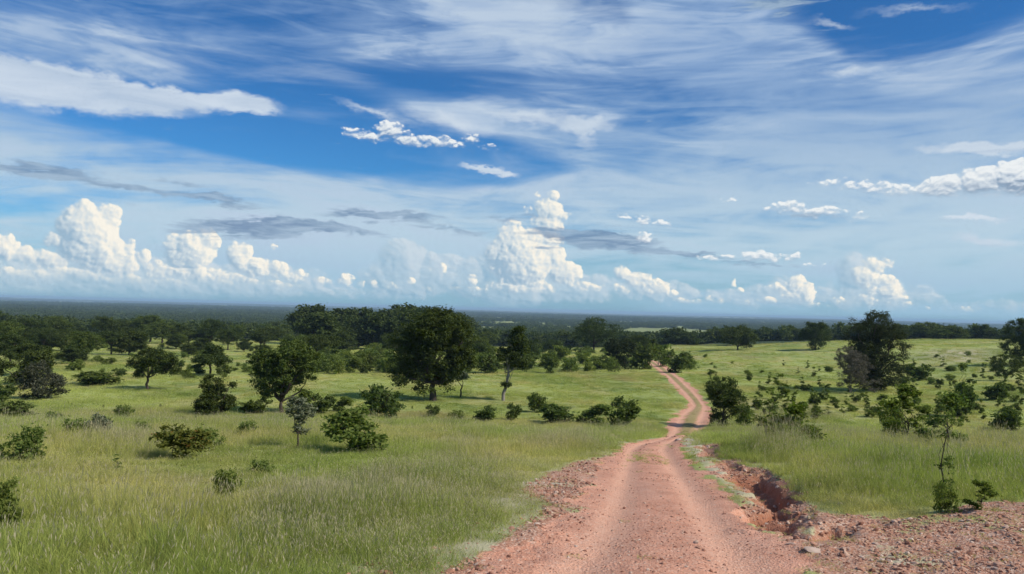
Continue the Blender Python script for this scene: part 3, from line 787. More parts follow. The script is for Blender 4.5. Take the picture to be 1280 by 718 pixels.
def own_tree(px, base, lobes_px, name, label, leafmat=None, barkmat=None, nleaf=26000, leaf=0.17, clump=0.55, base_r=0.3, fork=0.2, gap=0.22, seed=1, cat='tree', **kw):
    """a tree whose masses are set one by one (pixels from its foot), given real size and depth"""
    p = ground_at(px, base)[0]; m = math.hypot(p[0], p[1]) / F
    z = float(zfull(np.array([p[0]]), np.array([p[1]]))[0])
    rng = np.random.default_rng(seed)
    lob = []
    for (x, y, rx, ry) in lobes_px:
        X, Z = (x - px) * m, (base - y) * m; RX, RZ = rx * m, ry * m
        lob.append((X, rng.normal() * RX * 0.25, Z, RX, RX, RZ))
        if rx > 16:
            for sgn in (-1, 1): lob.append((X + rng.normal() * RX * 0.2, sgn * RX * 0.7, Z - RZ * 0.1 + rng.normal() * RZ * 0.1, RX * 0.7, RX * 0.7, RZ * 0.75))
    key = 'own%d' % seed
    az = math.atan2(p[0], p[1])
    proto(key, lob, seed, leafmat or M_DARK, barkmat or B_DARK, nleaf, leaf, clump, base_r, fork * (base - min(l[1] for l in lobes_px)) * m, gap=gap, **kw)
    return plant_from(key, name, label, cat, (p[0], p[1], z - 0.03), (1, 1, 1), -az)

# --- the trees one can tell apart
own_tree(541, 501, [(545, 415, 34, 24), (520, 418, 24, 20), (572, 420, 18, 20), (548, 400, 26, 12), (515, 445, 24, 26), (545, 445, 30, 26), (572, 448, 18, 18), (505, 470, 18, 17), (530, 475, 26, 20), (553, 474, 20, 18), (498, 425, 10, 10)],
         'savanna_tree', 'tallest dark tree with a broad lumpy crown reaching down almost to the meadow', nleaf=42000, leaf=0.20, clump=0.62, base_r=0.36, fork=0.22, gap=0.16, seed=101)
own_tree(574, 497, [(568, 470, 11, 6), (577, 467, 8, 5)], 'small_tree', 'small tree with pale dusty flat crown on a leaning dark trunk beside the tallest tree', M_PALE, B_DARK, 2500, 0.16, 0.4, 0.10, 0.45, 0.3, 102, lean=(0.3, 0))
own_tree(629, 501, [(640, 432, 16, 18), (633, 450, 13, 12), (650, 445, 13, 14), (642, 418, 10, 10), (630, 465, 8, 7), (634, 482, 4, 3)], 'slender_tree', 'slender tree with a bare leaning grey trunk below a narrow dark crown', M_DARK, B_PALE, 11000, 0.18, 0.45, 0.17, 0.42, 0.25, 103, lean=(0.5, 0))
own_tree(351, 516, [(355, 447, 30, 18), (335, 455, 20, 16), (378, 455, 18, 16), (352, 478, 26, 12), (328, 478, 14, 10), (378, 480, 14, 10), (345, 492, 16, 6)], 'savanna_tree', 'broad tree with a see-through lower crown standing behind the young sapling', M_MID, B_DARK, 20000, 0.16, 0.42, 0.17, 0.2, 0.3, 104)
own_tree(184, 488, [(190, 456, 22, 12), (172, 462, 10, 9), (205, 463, 12, 8), (188, 446, 12, 5)], 'savanna_tree', 'small round-crowned tree with a short bare trunk alone on open meadow', M_DARK, B_DARK, 10000, 0.16, 0.45, 0.15, 0.34, 0.2, 105)
own_tree(262, 470, [(262, 449, 20, 7), (250, 453, 12, 5), (276, 454, 10, 5), (262, 440, 12, 5)], 'flat_topped_tree', 'dark flat-topped tree just behind the bushy cone-shaped tree', M_DARK, B_DARK, 8000, 0.2, 0.5, 0.15, 0.5, 0.2, 106)
own_tree(267, 520, [(268, 500, 17, 15), (266, 484, 13, 12), (271, 474, 8, 6), (284, 485, 7, 3), (257, 508, 10, 9), (280, 508, 9, 8)], 'bushy_tree', 'dark cone-shaped bushy tree leafy down to the ground in the meadow', M_DARK, B_DARK, 9000, 0.14, 0.35, 0.1, 0.1, 0.12, 107)
own_tree(1092, 489, [(1095, 412, 17, 14), (1083, 425, 19, 18), (1107, 430, 17, 18), (1094, 445, 24, 22), (1114, 450, 12, 14), (1080, 458, 17, 16), (1103, 468, 24, 18), (1071, 415, 6, 7), (1121, 438, 8, 4), (1082, 440, 15, 16), (1092, 478, 21, 10)], 'savanna_tree', 'large ragged dark tree standing alone on the slope with dry grey growth at its foot', M_DEEP, B_DARK, 34000, 0.17, 0.5, 0.3, 0.2, 0.15, 108)
own_tree(1064, 492, [(1066, 462, 18, 18), (1058, 448, 12, 10), (1078, 470, 14, 14), (1053, 474, 10, 10), (1084, 478, 10, 10)], 'dry_shrub', 'grey leafless shrub tangled at the foot of the large ragged tree', M_GREY, B_PALE, 11000, 0.20, 0.35, 0.06, 0.1, 0.35, 109, cat='shrub', stems=5, aspect=0.2)
own_tree(904, 534, [(903, 492, 20, 17), (918, 500, 13, 12), (892, 488, 12, 10), (905, 515, 14, 14), (900, 526, 12, 8), (926, 512, 8, 6)], 'bushy_tree', 'dark bushy tree beside the bend where the road dips', M_DARK, B_DARK, 11000, 0.11, 0.28, 0.08, 0.2, 0.15, 110)
own_tree(742, 442, [(742, 414, 24, 12), (728, 420, 14, 9), (757, 420, 16, 10), (742, 404, 16, 6), (766, 414, 10, 8)], 'savanna_tree', 'wide dome-shaped tree standing against the far woodland', M_DARK, B_DARK, 9000, 0.40, 1.1, 0.35, 0.32, 0.12, 111)
own_tree(774, 463, [(774, 440, 15, 13), (766, 433, 9, 8), (782, 434, 9, 9), (774, 454, 10, 8)], 'bushy_tree', 'nearly black round tree beside the far end of the track', M_DEEP, B_DARK, 8000, 0.28, 0.7, 0.22, 0.15, 0.08, 112)
own_tree(1275, 456, [(1276, 420, 14, 11), (1270, 436, 14, 10), (1290, 430, 16, 14), (1285, 446, 16, 8)], 'savanna_tree', 'dark tree cut off by the picture edge on the upper slope', M_DARK, B_DARK, 12000, 0.24, 0.6, 0.2, 0.25, 0.15, 113)
own_tree(1256, 476, [(1257, 458, 16, 9), (1247, 460, 9, 7), (1268, 462, 9, 6), (1256, 469, 9, 5)], 'small_tree', 'small wide dark tree on the slope under the edge tree', M_DARK, B_DARK, 6000, 0.16, 0.4, 0.1, 0.2, 0.2, 114)
own_tree(922, 438, [(922, 420, 18, 11), (910, 424, 11, 9), (935, 425, 11, 9)], 'savanna_tree', 'low rounded dark tree rising just behind the grassy crest', M_DARK, B_DARK, 8000, 0.40, 1.1, 0.3, 0.2, 0.08, 115)
own_tree(1019, 437, [(1018, 416, 13, 11), (1010, 422, 8, 8), (1027, 422, 8, 8), (1019, 430, 10, 6)], 'savanna_tree', 'rounded dark tree behind the crest next to the small clearing', M_DARK, B_DARK, 7000, 0.35, 1.0, 0.25, 0.2, 0.1, 116)
own_tree(52, 499, [(52, 482, 18, 10), (45, 468, 14, 8), (62, 488, 12, 9), (40, 488, 10, 9)], 'dry_shrub', 'greyish green rounded shrub on the meadow near the long low thicket', M_DUN, B_DARK, 6000, 0.16, 0.45, 0.08, 0.1, 0.15, 117, cat='shrub', stems=6)
own_tree(20, 482, [(20, 466, 15, 12), (8, 462, 10, 8), (34, 462, 12, 10), (40, 455, 12, 8)], 'bushy_tree', 'dark spreading bushy tree behind the greyish rounded shrub', M_DARK, B_DARK, 8000, 0.2, 0.6, 0.15, 0.2, 0.15, 118)
# shrubs near enough to tell apart
SH = [
 (448, 566, 512, 68, 'shrub0', 'large green shrub with big leaves standing in the tall grass nearest the centre', 101),
 (478, 524, 483, 48, 'shrub1', 'dense dark shrub just behind the large green shrub', 102),
 (32, 578, 541, 42, 'shrub3', 'loose olive-green shrub in the grass in front of the meadow bush', 103),
 (8, 662, 612, 32, 'shrub0', 'fresh green shrub nearest the viewer in the open grass', 104),
 (15, 525, 505, 34, 'shrub1', 'low dark round bush on the mown-looking meadow', 105),
 (280, 622, 588, 34, 'shrub3', 'small spiky shrub alone in the tall grass nearest the viewer', 106),
 (1181, 648, 614, 24, 'shrub3', 'small open shrub at the foot of the thin sapling on the gravel bank', 107),
 (1226, 646, 614, 24, 'upright1', 'bright green shrub at the outer end of the gravel bank', 108),
 (984, 559, 510, 58, 'shrub2', 'bright yellow-green leafy shrub beside the gully head', 109),
 (1010, 556, 534, 36, 'shrub3', 'low spreading shrub touching the bright yellow-green shrub', 110),
 (930, 532, 506, 24, 'shrub3', 'thin grey-green shrub between the bushy roadside tree and the upright sapling', 111),
 (1135, 553, 490, 38, 'upright1', 'tall open shrub with bright leaves on the lower slope', 112),
 (1116, 548, 505, 24, 'shrub3', 'faded shrub leaning against the tall open shrub', 113),
 (1155, 553, 512, 26, 'upright0', 'shorter upright shrub at the side of the tall open shrub', 114),
 (1187, 562, 500, 38, 'upright0', 'airy upright shrub on the lower slope just behind the thin sapling', 115),
 (1200, 522, 486, 30, 'shrub1', 'dark round shrub uphill of the airy upright shrub', 116),
 (1256, 541, 514, 30, 'shrub1', 'compact dark shrub by itself on the bright lower slope', 117),
 (1244, 500, 482, 24, 'shrub1', 'small dark shrub halfway up the slope above the compact shrub', 118),
 (1150, 476, 458, 34, 'shrub1', 'low dark shrub behind the large ragged tree', 119),
 (700, 530, 506, 48, 'shrub1', 'wide dark shrub at the start of the row by the meadow edge', 120),
 (776, 536, 500, 42, 'shrub1', 'tallest dark shrub of the row by the meadow edge, nearest the road', 121),
 (745, 530, 505, 44, 'shrub0', 'middle shrub of the row by the meadow edge', 122),
 (672, 516, 492, 24, 'shrub1', 'narrow dark shrub behind the row by the meadow edge', 123),
 (605, 527, 508, 28, 'shrub1', 'small compact shrub on open grass below the slender tree', 124),
 (640, 526, 506, 22, 'shrub1', 'small upright shrub under the slender leaning tree', 125),
 (539, 523, 507, 19, 'shrub1', 'tiny dark shrub in front of the tallest tree', 126),
 (572, 526, 513, 22, 'shrub3', 'faint small shrub between the tiny dark shrub and the compact shrub', 127),
 (225, 572, 532, 56, 'rust', 'shrub with rust-orange upper leaves in the tall grass', 128),
 (258, 562, 536, 34, 'shrub3', 'olive shrub right behind the rust-topped shrub', 129),
 (122, 548, 519, 34, 'pale', 'shrub topped with pale whitish flowers in the meadow', 130),
 (93, 548, 526, 34, 'shrub3', 'low olive shrub next to the white-flowering shrub', 131),
 (152, 524, 508, 22, 'shrub3', 'low faded shrub beyond the white-flowering shrub', 132),
 (177, 541, 526, 20, 'shrub3', 'very small shrub between the white-flowering and rust-topped shrubs', 133),
 (308, 546, 527, 22, 'shrub3', 'little olive shrub in grass near the broad see-through tree', 134),
 (325, 592, 574, 30, 'shrub3', 'sparse weedy shrub beyond the small spiky shrub', 135),
 (400, 517, 495, 34, 'shrub1', 'dark low bush to the roadward side of the broad see-through tree', 136),
 (428, 515, 496, 22, 'shrub0', 'small bush between the dark low bush and the dense dark shrub', 137),
 (318, 517, 499, 30, 'shrub1', 'low dark bush in the shade of the broad see-through tree', 138),
 (378, 512, 486, 22, 'shrub0', 'leafy bush close behind the broad see-through tree', 139),
 (127, 481, 467, 52, 'shrub1', 'long low dark thicket on the meadow', 140),
 (0, 502, 484, 26, 'shrub1', 'dark bush at the outer edge of the meadow', 141),
 (845, 466, 440, 34, 'shrub1', 'dark bush on the red earth mound at the far end of the track', 142),
 (828, 458, 432, 26, 'shrub0', 'upright bush beside the far end of the track', 143),
 (862, 462, 447, 20, 'shrub3', 'low bush trailing off the red earth mound', 144),
 (806, 462, 430, 30, 'shrub1', 'dark bushy growth just before the end of the track', 145),
 (67, 528, 516, 18, 'shrub3', 'tiny faded shrub near the low dark round bush', 146),
]
def more_protos():
    R = np.random.default_rng(77)
    def lob(n, w, h): return [(R.normal() * w * .35, R.normal() * w * .35, h * (0.35 + 0.5 * R.random()), w * .34, w * .34, h * .28) for _ in range(n)]
    proto('rust', lob(6, 1.3, 1.2), 201, M_RUST, B_DARK, 1500, 0.12, 0.2, 0.03, 0, stems=6, aspect=0.5, shell=0.2)
    proto('pale', lob(6, 1.2, 1.1), 202, M_PALE, B_DARK, 1300, 0.11, 0.2, 0.03, 0, stems=6, aspect=0.5, shell=0.2)
    for i in range(2):
        proto('upright%d' % i, [(R.normal() * .35 * (1.2 - z / 2.6), R.normal() * .35 * (1.2 - z / 2.6), z, .32, .32, .24) for z in (0.5, 0.7, 0.9, 1.2, 1.4, 1.65, 1.9, 2.2)], 210 + i, (M_SHRUB, M_LIGHT)[i], B_DARK, 1200, 0.11, 0.17, 0.03, 0.45, gap=0.3, aspect=0.5, twig=40, shell=0.15)
    # open sapling branching into a small airy crown
    proto('airy', [(0, 0, 2.5, .55, .55, .45), (.35, .1, 2.1, .4, .4, .3), (-.4, 0, 1.9, .35, .35, .25), (.3, -.2, 1.5, .3, .3, .2), (-.1, 0, 3.0, .35, .35, .3), (-.35, .2, 1.2, .2, .2, .15)], 203, M_PALE, B_DARK, 1700, 0.13, 0.22, 0.04, 1.0, gap=0.3, twig=30)
    proto('thin', [(.0, 0, 3.6, .34, .34, .28), (.3, 0, 3.25, .22, .22, .18), (-.28, .1, 3.3, .22, .22, .18), (.08, 0, 2.8, .18, .18, .12), (-.1, 0, 1.8, .16, .16, .14), (.05, 0, 1.5, .26, .26, .16), (.0, 0, 1.15, .25, .25, .16), (-.1, 0, .8, .3, .3, .2)], 204, M_SHRUB, B_DARK, 560, 0.085, 0.13, 0.022, 3.0, gap=0.25, twig=24)
more_protos()
for (px, b, tp, w, key, lab, s) in SH:
    nm = {'rust': 'shrub', 'pale': 'flowering_shrub'}.get(key, 'shrub')
    put(key, px, b, tp, w, nm, lab, 'shrub')
put('airy', 372, 562, 500, 34, 'sapling', 'young open-branched sapling rising out of the grass before the broad tree', 'sapling')
put('thin', 1184, 632, 528, 27, 'sapling', 'tall thin sapling with a bare stem at the edge of the gravel bank', 'sapling')
put('sapling0', 961, 552, 489, 22, 'sapling', 'upright dark leafy sapling beside the bright yellow-green shrub', 'sapling')
put('sapling1', 976, 500, 470, 18, 'sapling', 'bright upright sapling behind the upright dark leafy sapling', 'sapling')
put('sapling2', 1205, 505, 462, 18, 'sapling', 'slim dark sapling uphill of the dark round shrub', 'sapling')
put('sapling0', 145, 588, 568, 14, 'sapling', 'tiny thin sprig in the grass below the white-flowering shrub', 'sapling')

# --- young plants dotted over the slope and the meadows
def scatter(n, x0, x1, y0, y1, keys, hpx, wpx, name, label, cat, group, seed, ok=None):
    r = random.Random(seed); k = 0; tries = 0
    while k < n and tries < n * 20:
        tries += 1
        px = r.uniform(x0, x1); py = y0 + (y1 - y0) * r.random() ** 0.8
        if ok and not ok(px, py): continue
        p = ground_at(px, py)[0]
        if abs(float(road_s(np.array([p[0]]), np.array([p[1]]))[0])) < 1.4: continue
        f = 0.60 + 0.65 * (py - y0) / (y1 - y0 + 1e-6); h = r.uniform(*hpx) * f
        put(r.choice(keys), px, py, py - h, min(r.uniform(*wpx) * f, h * (1.35 if cat == 'shrub' else 0.6)), name, label, cat, group); k += 1
slope_ok = lambda x, y: y < 560 - (1000 - x) * 0.05
scatter(120, 880, 1285, 446, 535, ['sapling0', 'sapling2', 'sapling1'], (7, 20), (5, 11), 'sapling', 'small sapling dotted over the open green slope beyond the gully', 'sapling', 'saplings on the slope', 1, slope_ok)
scatter(80, 880, 1285, 442, 522, ['shrub0', 'shrub1', 'shrub3'], (4, 9), (6, 16), 'shrub', 'low shrub dotted over the open green slope beyond the gully', 'shrub', 'low shrubs on the slope', 2, slope_ok)
scatter(46, 395, 500, 436, 468, ['shrub0', 'shrub1', 'shrub3'], (10, 18), (14, 26), 'shrub', 'leafy shrub in the thicket between the broad tree and the tallest tree', 'shrub', 'thicket before the tallest tree', 3)
scatter(34, 575, 700, 436, 468, ['shrub0', 'shrub1'], (12, 22), (16, 30), 'shrub', 'leafy shrub in the thicket behind the slender tree', 'shrub', 'thicket behind the slender tree', 4)
scatter(26, 690, 800, 440, 466, ['shrub0', 'shrub3', 'shrub1'], (8, 16), (12, 24), 'shrub', 'shrub in the loose thicket before the dome-shaped tree', 'shrub', 'thicket before the dome-shaped tree', 5)
scatter(60, 60, 330, 434, 474, ['shrub0', 'shrub1', 'shrub3'], (4, 10), (6, 18), 'shrub', 'small shrub on the far meadow among the scattered trees', 'shrub', 'small shrubs of the far meadow', 6)
scatter(26, 0, 620, 500, 545, ['shrub3', 'sapling0'], (4, 8), (5, 12), 'sapling', 'tiny seedling bush poking out of the meadow grass', 'sapling', 'seedlings in the meadow grass', 7)
# scattered meadow trees
for (px, b, tp, w, key) in [(100, 446, 424, 30, 'full0'), (40, 470, 436, 44, 'round0'), (12, 460, 425, 40, 'round2'), (132, 430, 400, 24, 'round0'), (108, 452, 420, 36, 'round1'), (162, 444, 418, 34, 'full1'),
                             (188, 428, 398, 36, 'round1'), (90, 455, 438, 28, 'full0'), (262, 434, 402, 28, 'round2'), (296, 432, 408, 18, 'round3'), (235, 445, 432, 18, 'full1'), (395, 452, 420, 60, 'flat0'), (372, 446, 420, 40, 'flat1'),
                             (445, 432, 414, 26, 'flat1'), (330, 448, 432, 22, 'full1'), (60, 440, 415, 34, 'round2'), (30, 432, 404, 40, 'round0'), (220, 436, 420, 20, 'round3'), (305, 440, 425, 18, 'full0'), (5, 445, 410, 30, 'round1'), (75, 430, 408, 30, 'full1'), (160, 432, 412, 24, 'round2'),
                             (660, 452, 425, 30, 'full0'), (690, 446, 425, 26, 'round2'), (600, 458, 430, 30, 'full1'), (800, 450, 420, 26, 'round0'), (815, 445, 425, 20, 'full0'), (490, 448, 418, 30, 'round2'), (595, 446, 420, 34, 'round1')]:
    put(key, px, b, tp, w, 'meadow_tree', 'one of the scattered dark trees on the far meadow before the woodland', 'tree', 'scattered trees of the far meadow')

_rr = random.Random(21)
for i in range(34):
    px = _rr.uniform(-10, 430); b = _rr.uniform(424, 446); hh = _rr.uniform(12, 26)
    put(_rr.choice(['round0', 'round1', 'round2', 'full0', 'full1', 'flat0']), px, b, b - hh, hh * _rr.uniform(1.0, 1.6), 'meadow_tree', 'one of the scattered dark trees on the far meadow before the woodland', 'tree', 'scattered trees of the far meadow')
# --- the near edge of the woodland, tree by tree
def woodland_edge():
    r = random.Random(3); n = 0; pts = []
    # the tall grove on the skyline
    for i in range(26):
        px = r.uniform(388, 590); b = r.uniform(424, 440)
        t_ = 396 - 10 * math.exp(-((px - 510) / 55.0) ** 2) - 5 * math.exp(-((px - 388) / 16.0) ** 2) + r.uniform(-2, 7)
        pts.append((px, b, t_, r.uniform(36, 54), 1))
    for (px, b, t_, w) in [(505, 432, 383, 56), (530, 430, 385, 50), (482, 433, 389, 50), (555, 432, 391, 46), (395, 430, 384, 50), (425, 430, 388, 44), (455, 432, 387, 50), (380, 430, 392, 44)]: pts.append((px, b, t_, w, 1))
    for (px, b, t_, w, k) in pts:
        put('far%d' % r.choice([0, 1]), px, b, t_, w, 'woodland_tree', 'tall dark tree of the dense grove rising to the skyline behind the tallest meadow tree', 'tree', 'tall grove on the skyline')
    rg = np.random.default_rng(31); CA = np.radians(rg.uniform(-36, 36, 6001)); D_ = 300 + 420 * rg.random(6001) ** 1.3
    CX, CY = D_ * np.sin(CA), D_ * np.cos(CA); CM = wood_mask(CX, CY) > 0.5
    tries = 0
    while n < 230 and tries < 6000:
        tries += 1
        a, x, y = float(CA[tries]), float(CX[tries]), float(CY[tries])
        if not CM[tries]: continue
        z = float(zbase(x, y)); h = r.uniform(6.5, 10.5) * (0.85 if r.random() < .5 else 1); w = r.uniform(8, 13)
        if a > math.radians(5): h *= 0.8
        key = 'far%d' % r.choice([0, 1, 1, 2]); cm, tm, ph, pw, st = PROTO[key]
        plant_from(key, 'woodland_tree', 'dark tree along the near edge of the far woodland', 'tree', (x, y, z - 0.2), (w / pw, w / pw, h / ph), r.uniform(0, 6.28), 'near edge of the woodland'); n += 1
woodland_edge()

# ------------------------------------------------------------------ things nobody could count
def scatter_tree(name, pts, rot, scl, idx, sources, kind_label, seed_attr=True):
    """one object that repeats small source meshes at its own points"""
    me = bpy.data.meshes.new(name); me.vertices.add(len(pts)); me.vertices.foreach_set('co', np.ascontiguousarray(pts, np.float32).ravel())
    a = me.attributes.new('rot', 'FLOAT_VECTOR', 'POINT'); a.data.foreach_set('vector', np.ascontiguousarray(rot, np.float32).ravel())
    a = me.attributes.new('scl', 'FLOAT_VECTOR', 'POINT'); a.data.foreach_set('vector', np.ascontiguousarray(scl, np.float32).ravel())
    a = me.attributes.new('idx', 'INT', 'POINT'); a.data.foreach_set('value', np.ascontiguousarray(idx, np.int32))
    ob = link(bpy.data.objects.new(name, me)); tag(ob, kind_label[0], kind_label[1], kind='stuff')
    for s in sources:
        for m in s.materials:
            if m.name not in me.materials: me.materials.append(m)
    g = bpy.data.node_groups.new(name + ' growth', 'GeometryNodeTree')
    g.interface.new_socket('Geometry', in_out='INPUT', socket_type='NodeSocketGeometry'); g.interface.new_socket('Geometry', in_out='OUTPUT', socket_type='NodeSocketGeometry')
    N = g.nodes; Lk = g.links
    gi = N.new('NodeGroupInput'); go = N.new('NodeGroupOutput'); jn = N.new('GeometryNodeJoinGeometry')
    for s in reversed(sources):
        so = bpy.data.objects.new(s.name, s)
        oi = N.new('GeometryNodeObjectInfo'); oi.inputs['Object'].default_value = so; oi.inputs['As Instance'].default_value = False
        gt = N.new('GeometryNodeGeometryToInstance'); Lk.new(oi.outputs['Geometry'], gt.inputs[0]); Lk.new(gt.outputs[0], jn.inputs[0])
    ip = N.new('GeometryNodeInstanceOnPoints'); ip.inputs['Pick Instance'].default_value = True
    Lk.new(gi.outputs[0], ip.inputs['Points']); Lk.new(jn.outputs[0], ip.inputs['Instance'])
    def na(nm, dt):
        n = N.new('GeometryNodeInputNamedAttribute'); n.data_type = dt; n.inputs[0].default_value = nm; return n.outputs[0]
    Lk.new(na('idx', 'INT'), ip.inputs['Instance Index']); Lk.new(na('rot', 'FLOAT_VECTOR'), ip.inputs['Rotation']); Lk.new(na('scl', 'FLOAT_VECTOR'), ip.inputs['Scale'])
    Lk.new(ip.outputs[0], go.inputs[0])
    md = ob.modifiers.new('growth', 'NODES'); md.node_group = g
    return ob

def far_wood():
    rng = np.random.default_rng(8)
    src = []
    for i in range(4):
        W = 9; lob = auto_lobes(rng, 7.0, W, 0.3, 5, 0.8)
        p, t, c = crown_points(lob, rng, 420, 1.4, 0.6, 0.1, 0.6, 0.1)
        src.append(leaves_mesh('wood crown', p, 1.15, t, (M_DARK, M_DARK, M_MID, M_DARK)[i], rng, 0.7))
    P = []; S = []
    for (r0, r1, area, sc) in ((420, 1000, 62, 1.0), (1000, 2600, 150, 1.4), (2600, 7000, 1100, 3.2), (7000, 16000, 9000, 7.0)):
        n = int(0.5 * (r1 ** 2 - r0 ** 2) * math.radians(80) / area)
        a = np.radians(rng.uniform(-40, 40, n)); r = np.sqrt(rng.uniform(r0 ** 2, r1 ** 2, n))
        x, y = r * np.sin(a), r * np.cos(a)
        m = (wood_mask(x, y) > 0.5) | ((fbm(x / 70, y / 160, 96, 3) > 0.12) & (r > 520))
        m &= (open_mask(x, y) < 0.5) | (rng.random(len(x)) < 0.06)
        x, y = x[m], y[m]
        P.append(np.stack([x, y, zbase(x, y) - 0.3], 1))
        h = rng.uniform(0.75, 1.35, len(x)) * (1 + 0.25 * fbm(x / 150, y / 150, 93, 2)) * (1 if sc < 3 else 1.15)
        w = sc * rng.uniform(0.8, 1.3, len(x)); S.append(np.stack([w, w, h], 1))
    P = np.vstack(P); S = np.vstack(S); n = len(P)
    R_ = np.zeros((n, 3)); R_[:, 2] = rng.uniform(0, 6.28, n)
    print('wood', n)
    scatter_tree('distant_woodland', P, R_, S, rng.integers(0, 4, n), src, ('dark bush savanna woodland spreading over the plain to the horizon', 'woodland'))
far_wood()

def grass_mat():
    m, t = new_mat('grass blades')
    pos = t.new('ShaderNodeNewGeometry').outputs['Position']
    c = grass_colour(t, pos)
    pl = t.mix(attr(t, 'tint').outputs['Fac'], (0.74, 0.76, 0.68), (1.58, 1.50, 1.35))
    c = t.mix(1.0, c, pl, 'MULTIPLY')
    c = t.mix(attr(t, 'head').outputs['Fac'], c, (0.50, 0.43, 0.30))
    d = diffuse(t, c); tr = t.new('ShaderNodeBsdfTranslucent'); t.put(tr.inputs[0], t.mix(1.0, c, (1.05, 1.08, 0.72), 'MULTIPLY'))
    mx = t.new('ShaderNodeMixShader'); mx.inputs[0].default_value = 0.42
    t.l.new(d, mx.inputs[1]); t.l.new(tr.outputs[0], mx.inputs[2]); finish_mat(t, mx.outputs[0]); return m
MG = grass_mat()
def tuft(name, n, rad, h, w, lean, rng, heads=0.0, dry=0.0):
    a = rng.uniform(0, 6.28, n); q = rad * np.sqrt(rng.random(n)); bx, by = q * np.cos(a), q * np.sin(a)
    H = h * rng.uniform(0.55, 1.15, n); la = rng.uniform(0, 6.28, n); ll = lean * H * rng.uniform(0.2, 1.2, n)
    hd = rng.random(n) < heads; H[hd] *= 1.25; ll[hd] *= 0.6
    wa = rng.uniform(0, 3.14, n); W = w * rng.uniform(0.7, 1.3, n)
    dx, dy = np.cos(wa) * W / 2, np.sin(wa) * W / 2
    b = np.stack([bx, by, np.full(n, -0.05)], 1); off = np.stack([dx, dy, np.zeros(n)], 1)
    l = np.stack([np.cos(la), np.sin(la), np.zeros(n)], 1)
    mid = b + l * (ll * 0.3)[:, None] + np.array([0, 0, 1]) * (H * 0.55)[:, None]
    tip = b + l * ll[:, None] + np.array([0, 0, 1]) * H[:, None]
    k5 = np.where(hd, 1.0, 0.75)[:, None]
    v = np.stack([b - off, b + off, mid - off * k5, mid + off * k5, tip], 1)
    f0 = np.array([0, 1, 2, 1, 3, 2, 2, 3, 4]); k = np.arange(n)[:, None] * 5
    F_ = (k + f0[None, :]).ravel(); V = v.reshape(-1, 3)
    tint = np.repeat(rng.random(n), 5); head = np.zeros(n * 5)
    head[np.repeat(rng.random(n) < dry, 5)] = 0.7
    # seed heads: a slim spray at the tip
    ih = np.where(hd)[0]
    if len(ih):
        tp = tip[ih]; dr = (tip[ih] - mid[ih]); dr /= np.linalg.norm(dr, axis=1, keepdims=True)
        o2 = off[ih] * 1.7; ln = (0.16 * H[ih])[:, None]
        hv = np.stack([tp - dr * ln * 0.8, tp + o2, tp + dr * ln * 0.5, tp - o2], 1).reshape(-1, 3)
        kk = len(V) + np.arange(len(ih))[:, None] * 4
        F_ = np.concatenate([F_, (kk + np.array([0, 1, 2, 0, 2, 3])[None]).ravel()]); V = np.vstack([V, hv])
        tint = np.concatenate([tint, rng.random(len(ih) * 4)]); head = np.concatenate([head, np.ones(len(ih) * 4) * 0.85])
    me = bpy.data.meshes.new(name); set_mesh(me, V, F_, 3); fattr(me, 'tint', tint); fattr(me, 'head', head); me.materials.append(MG); return me

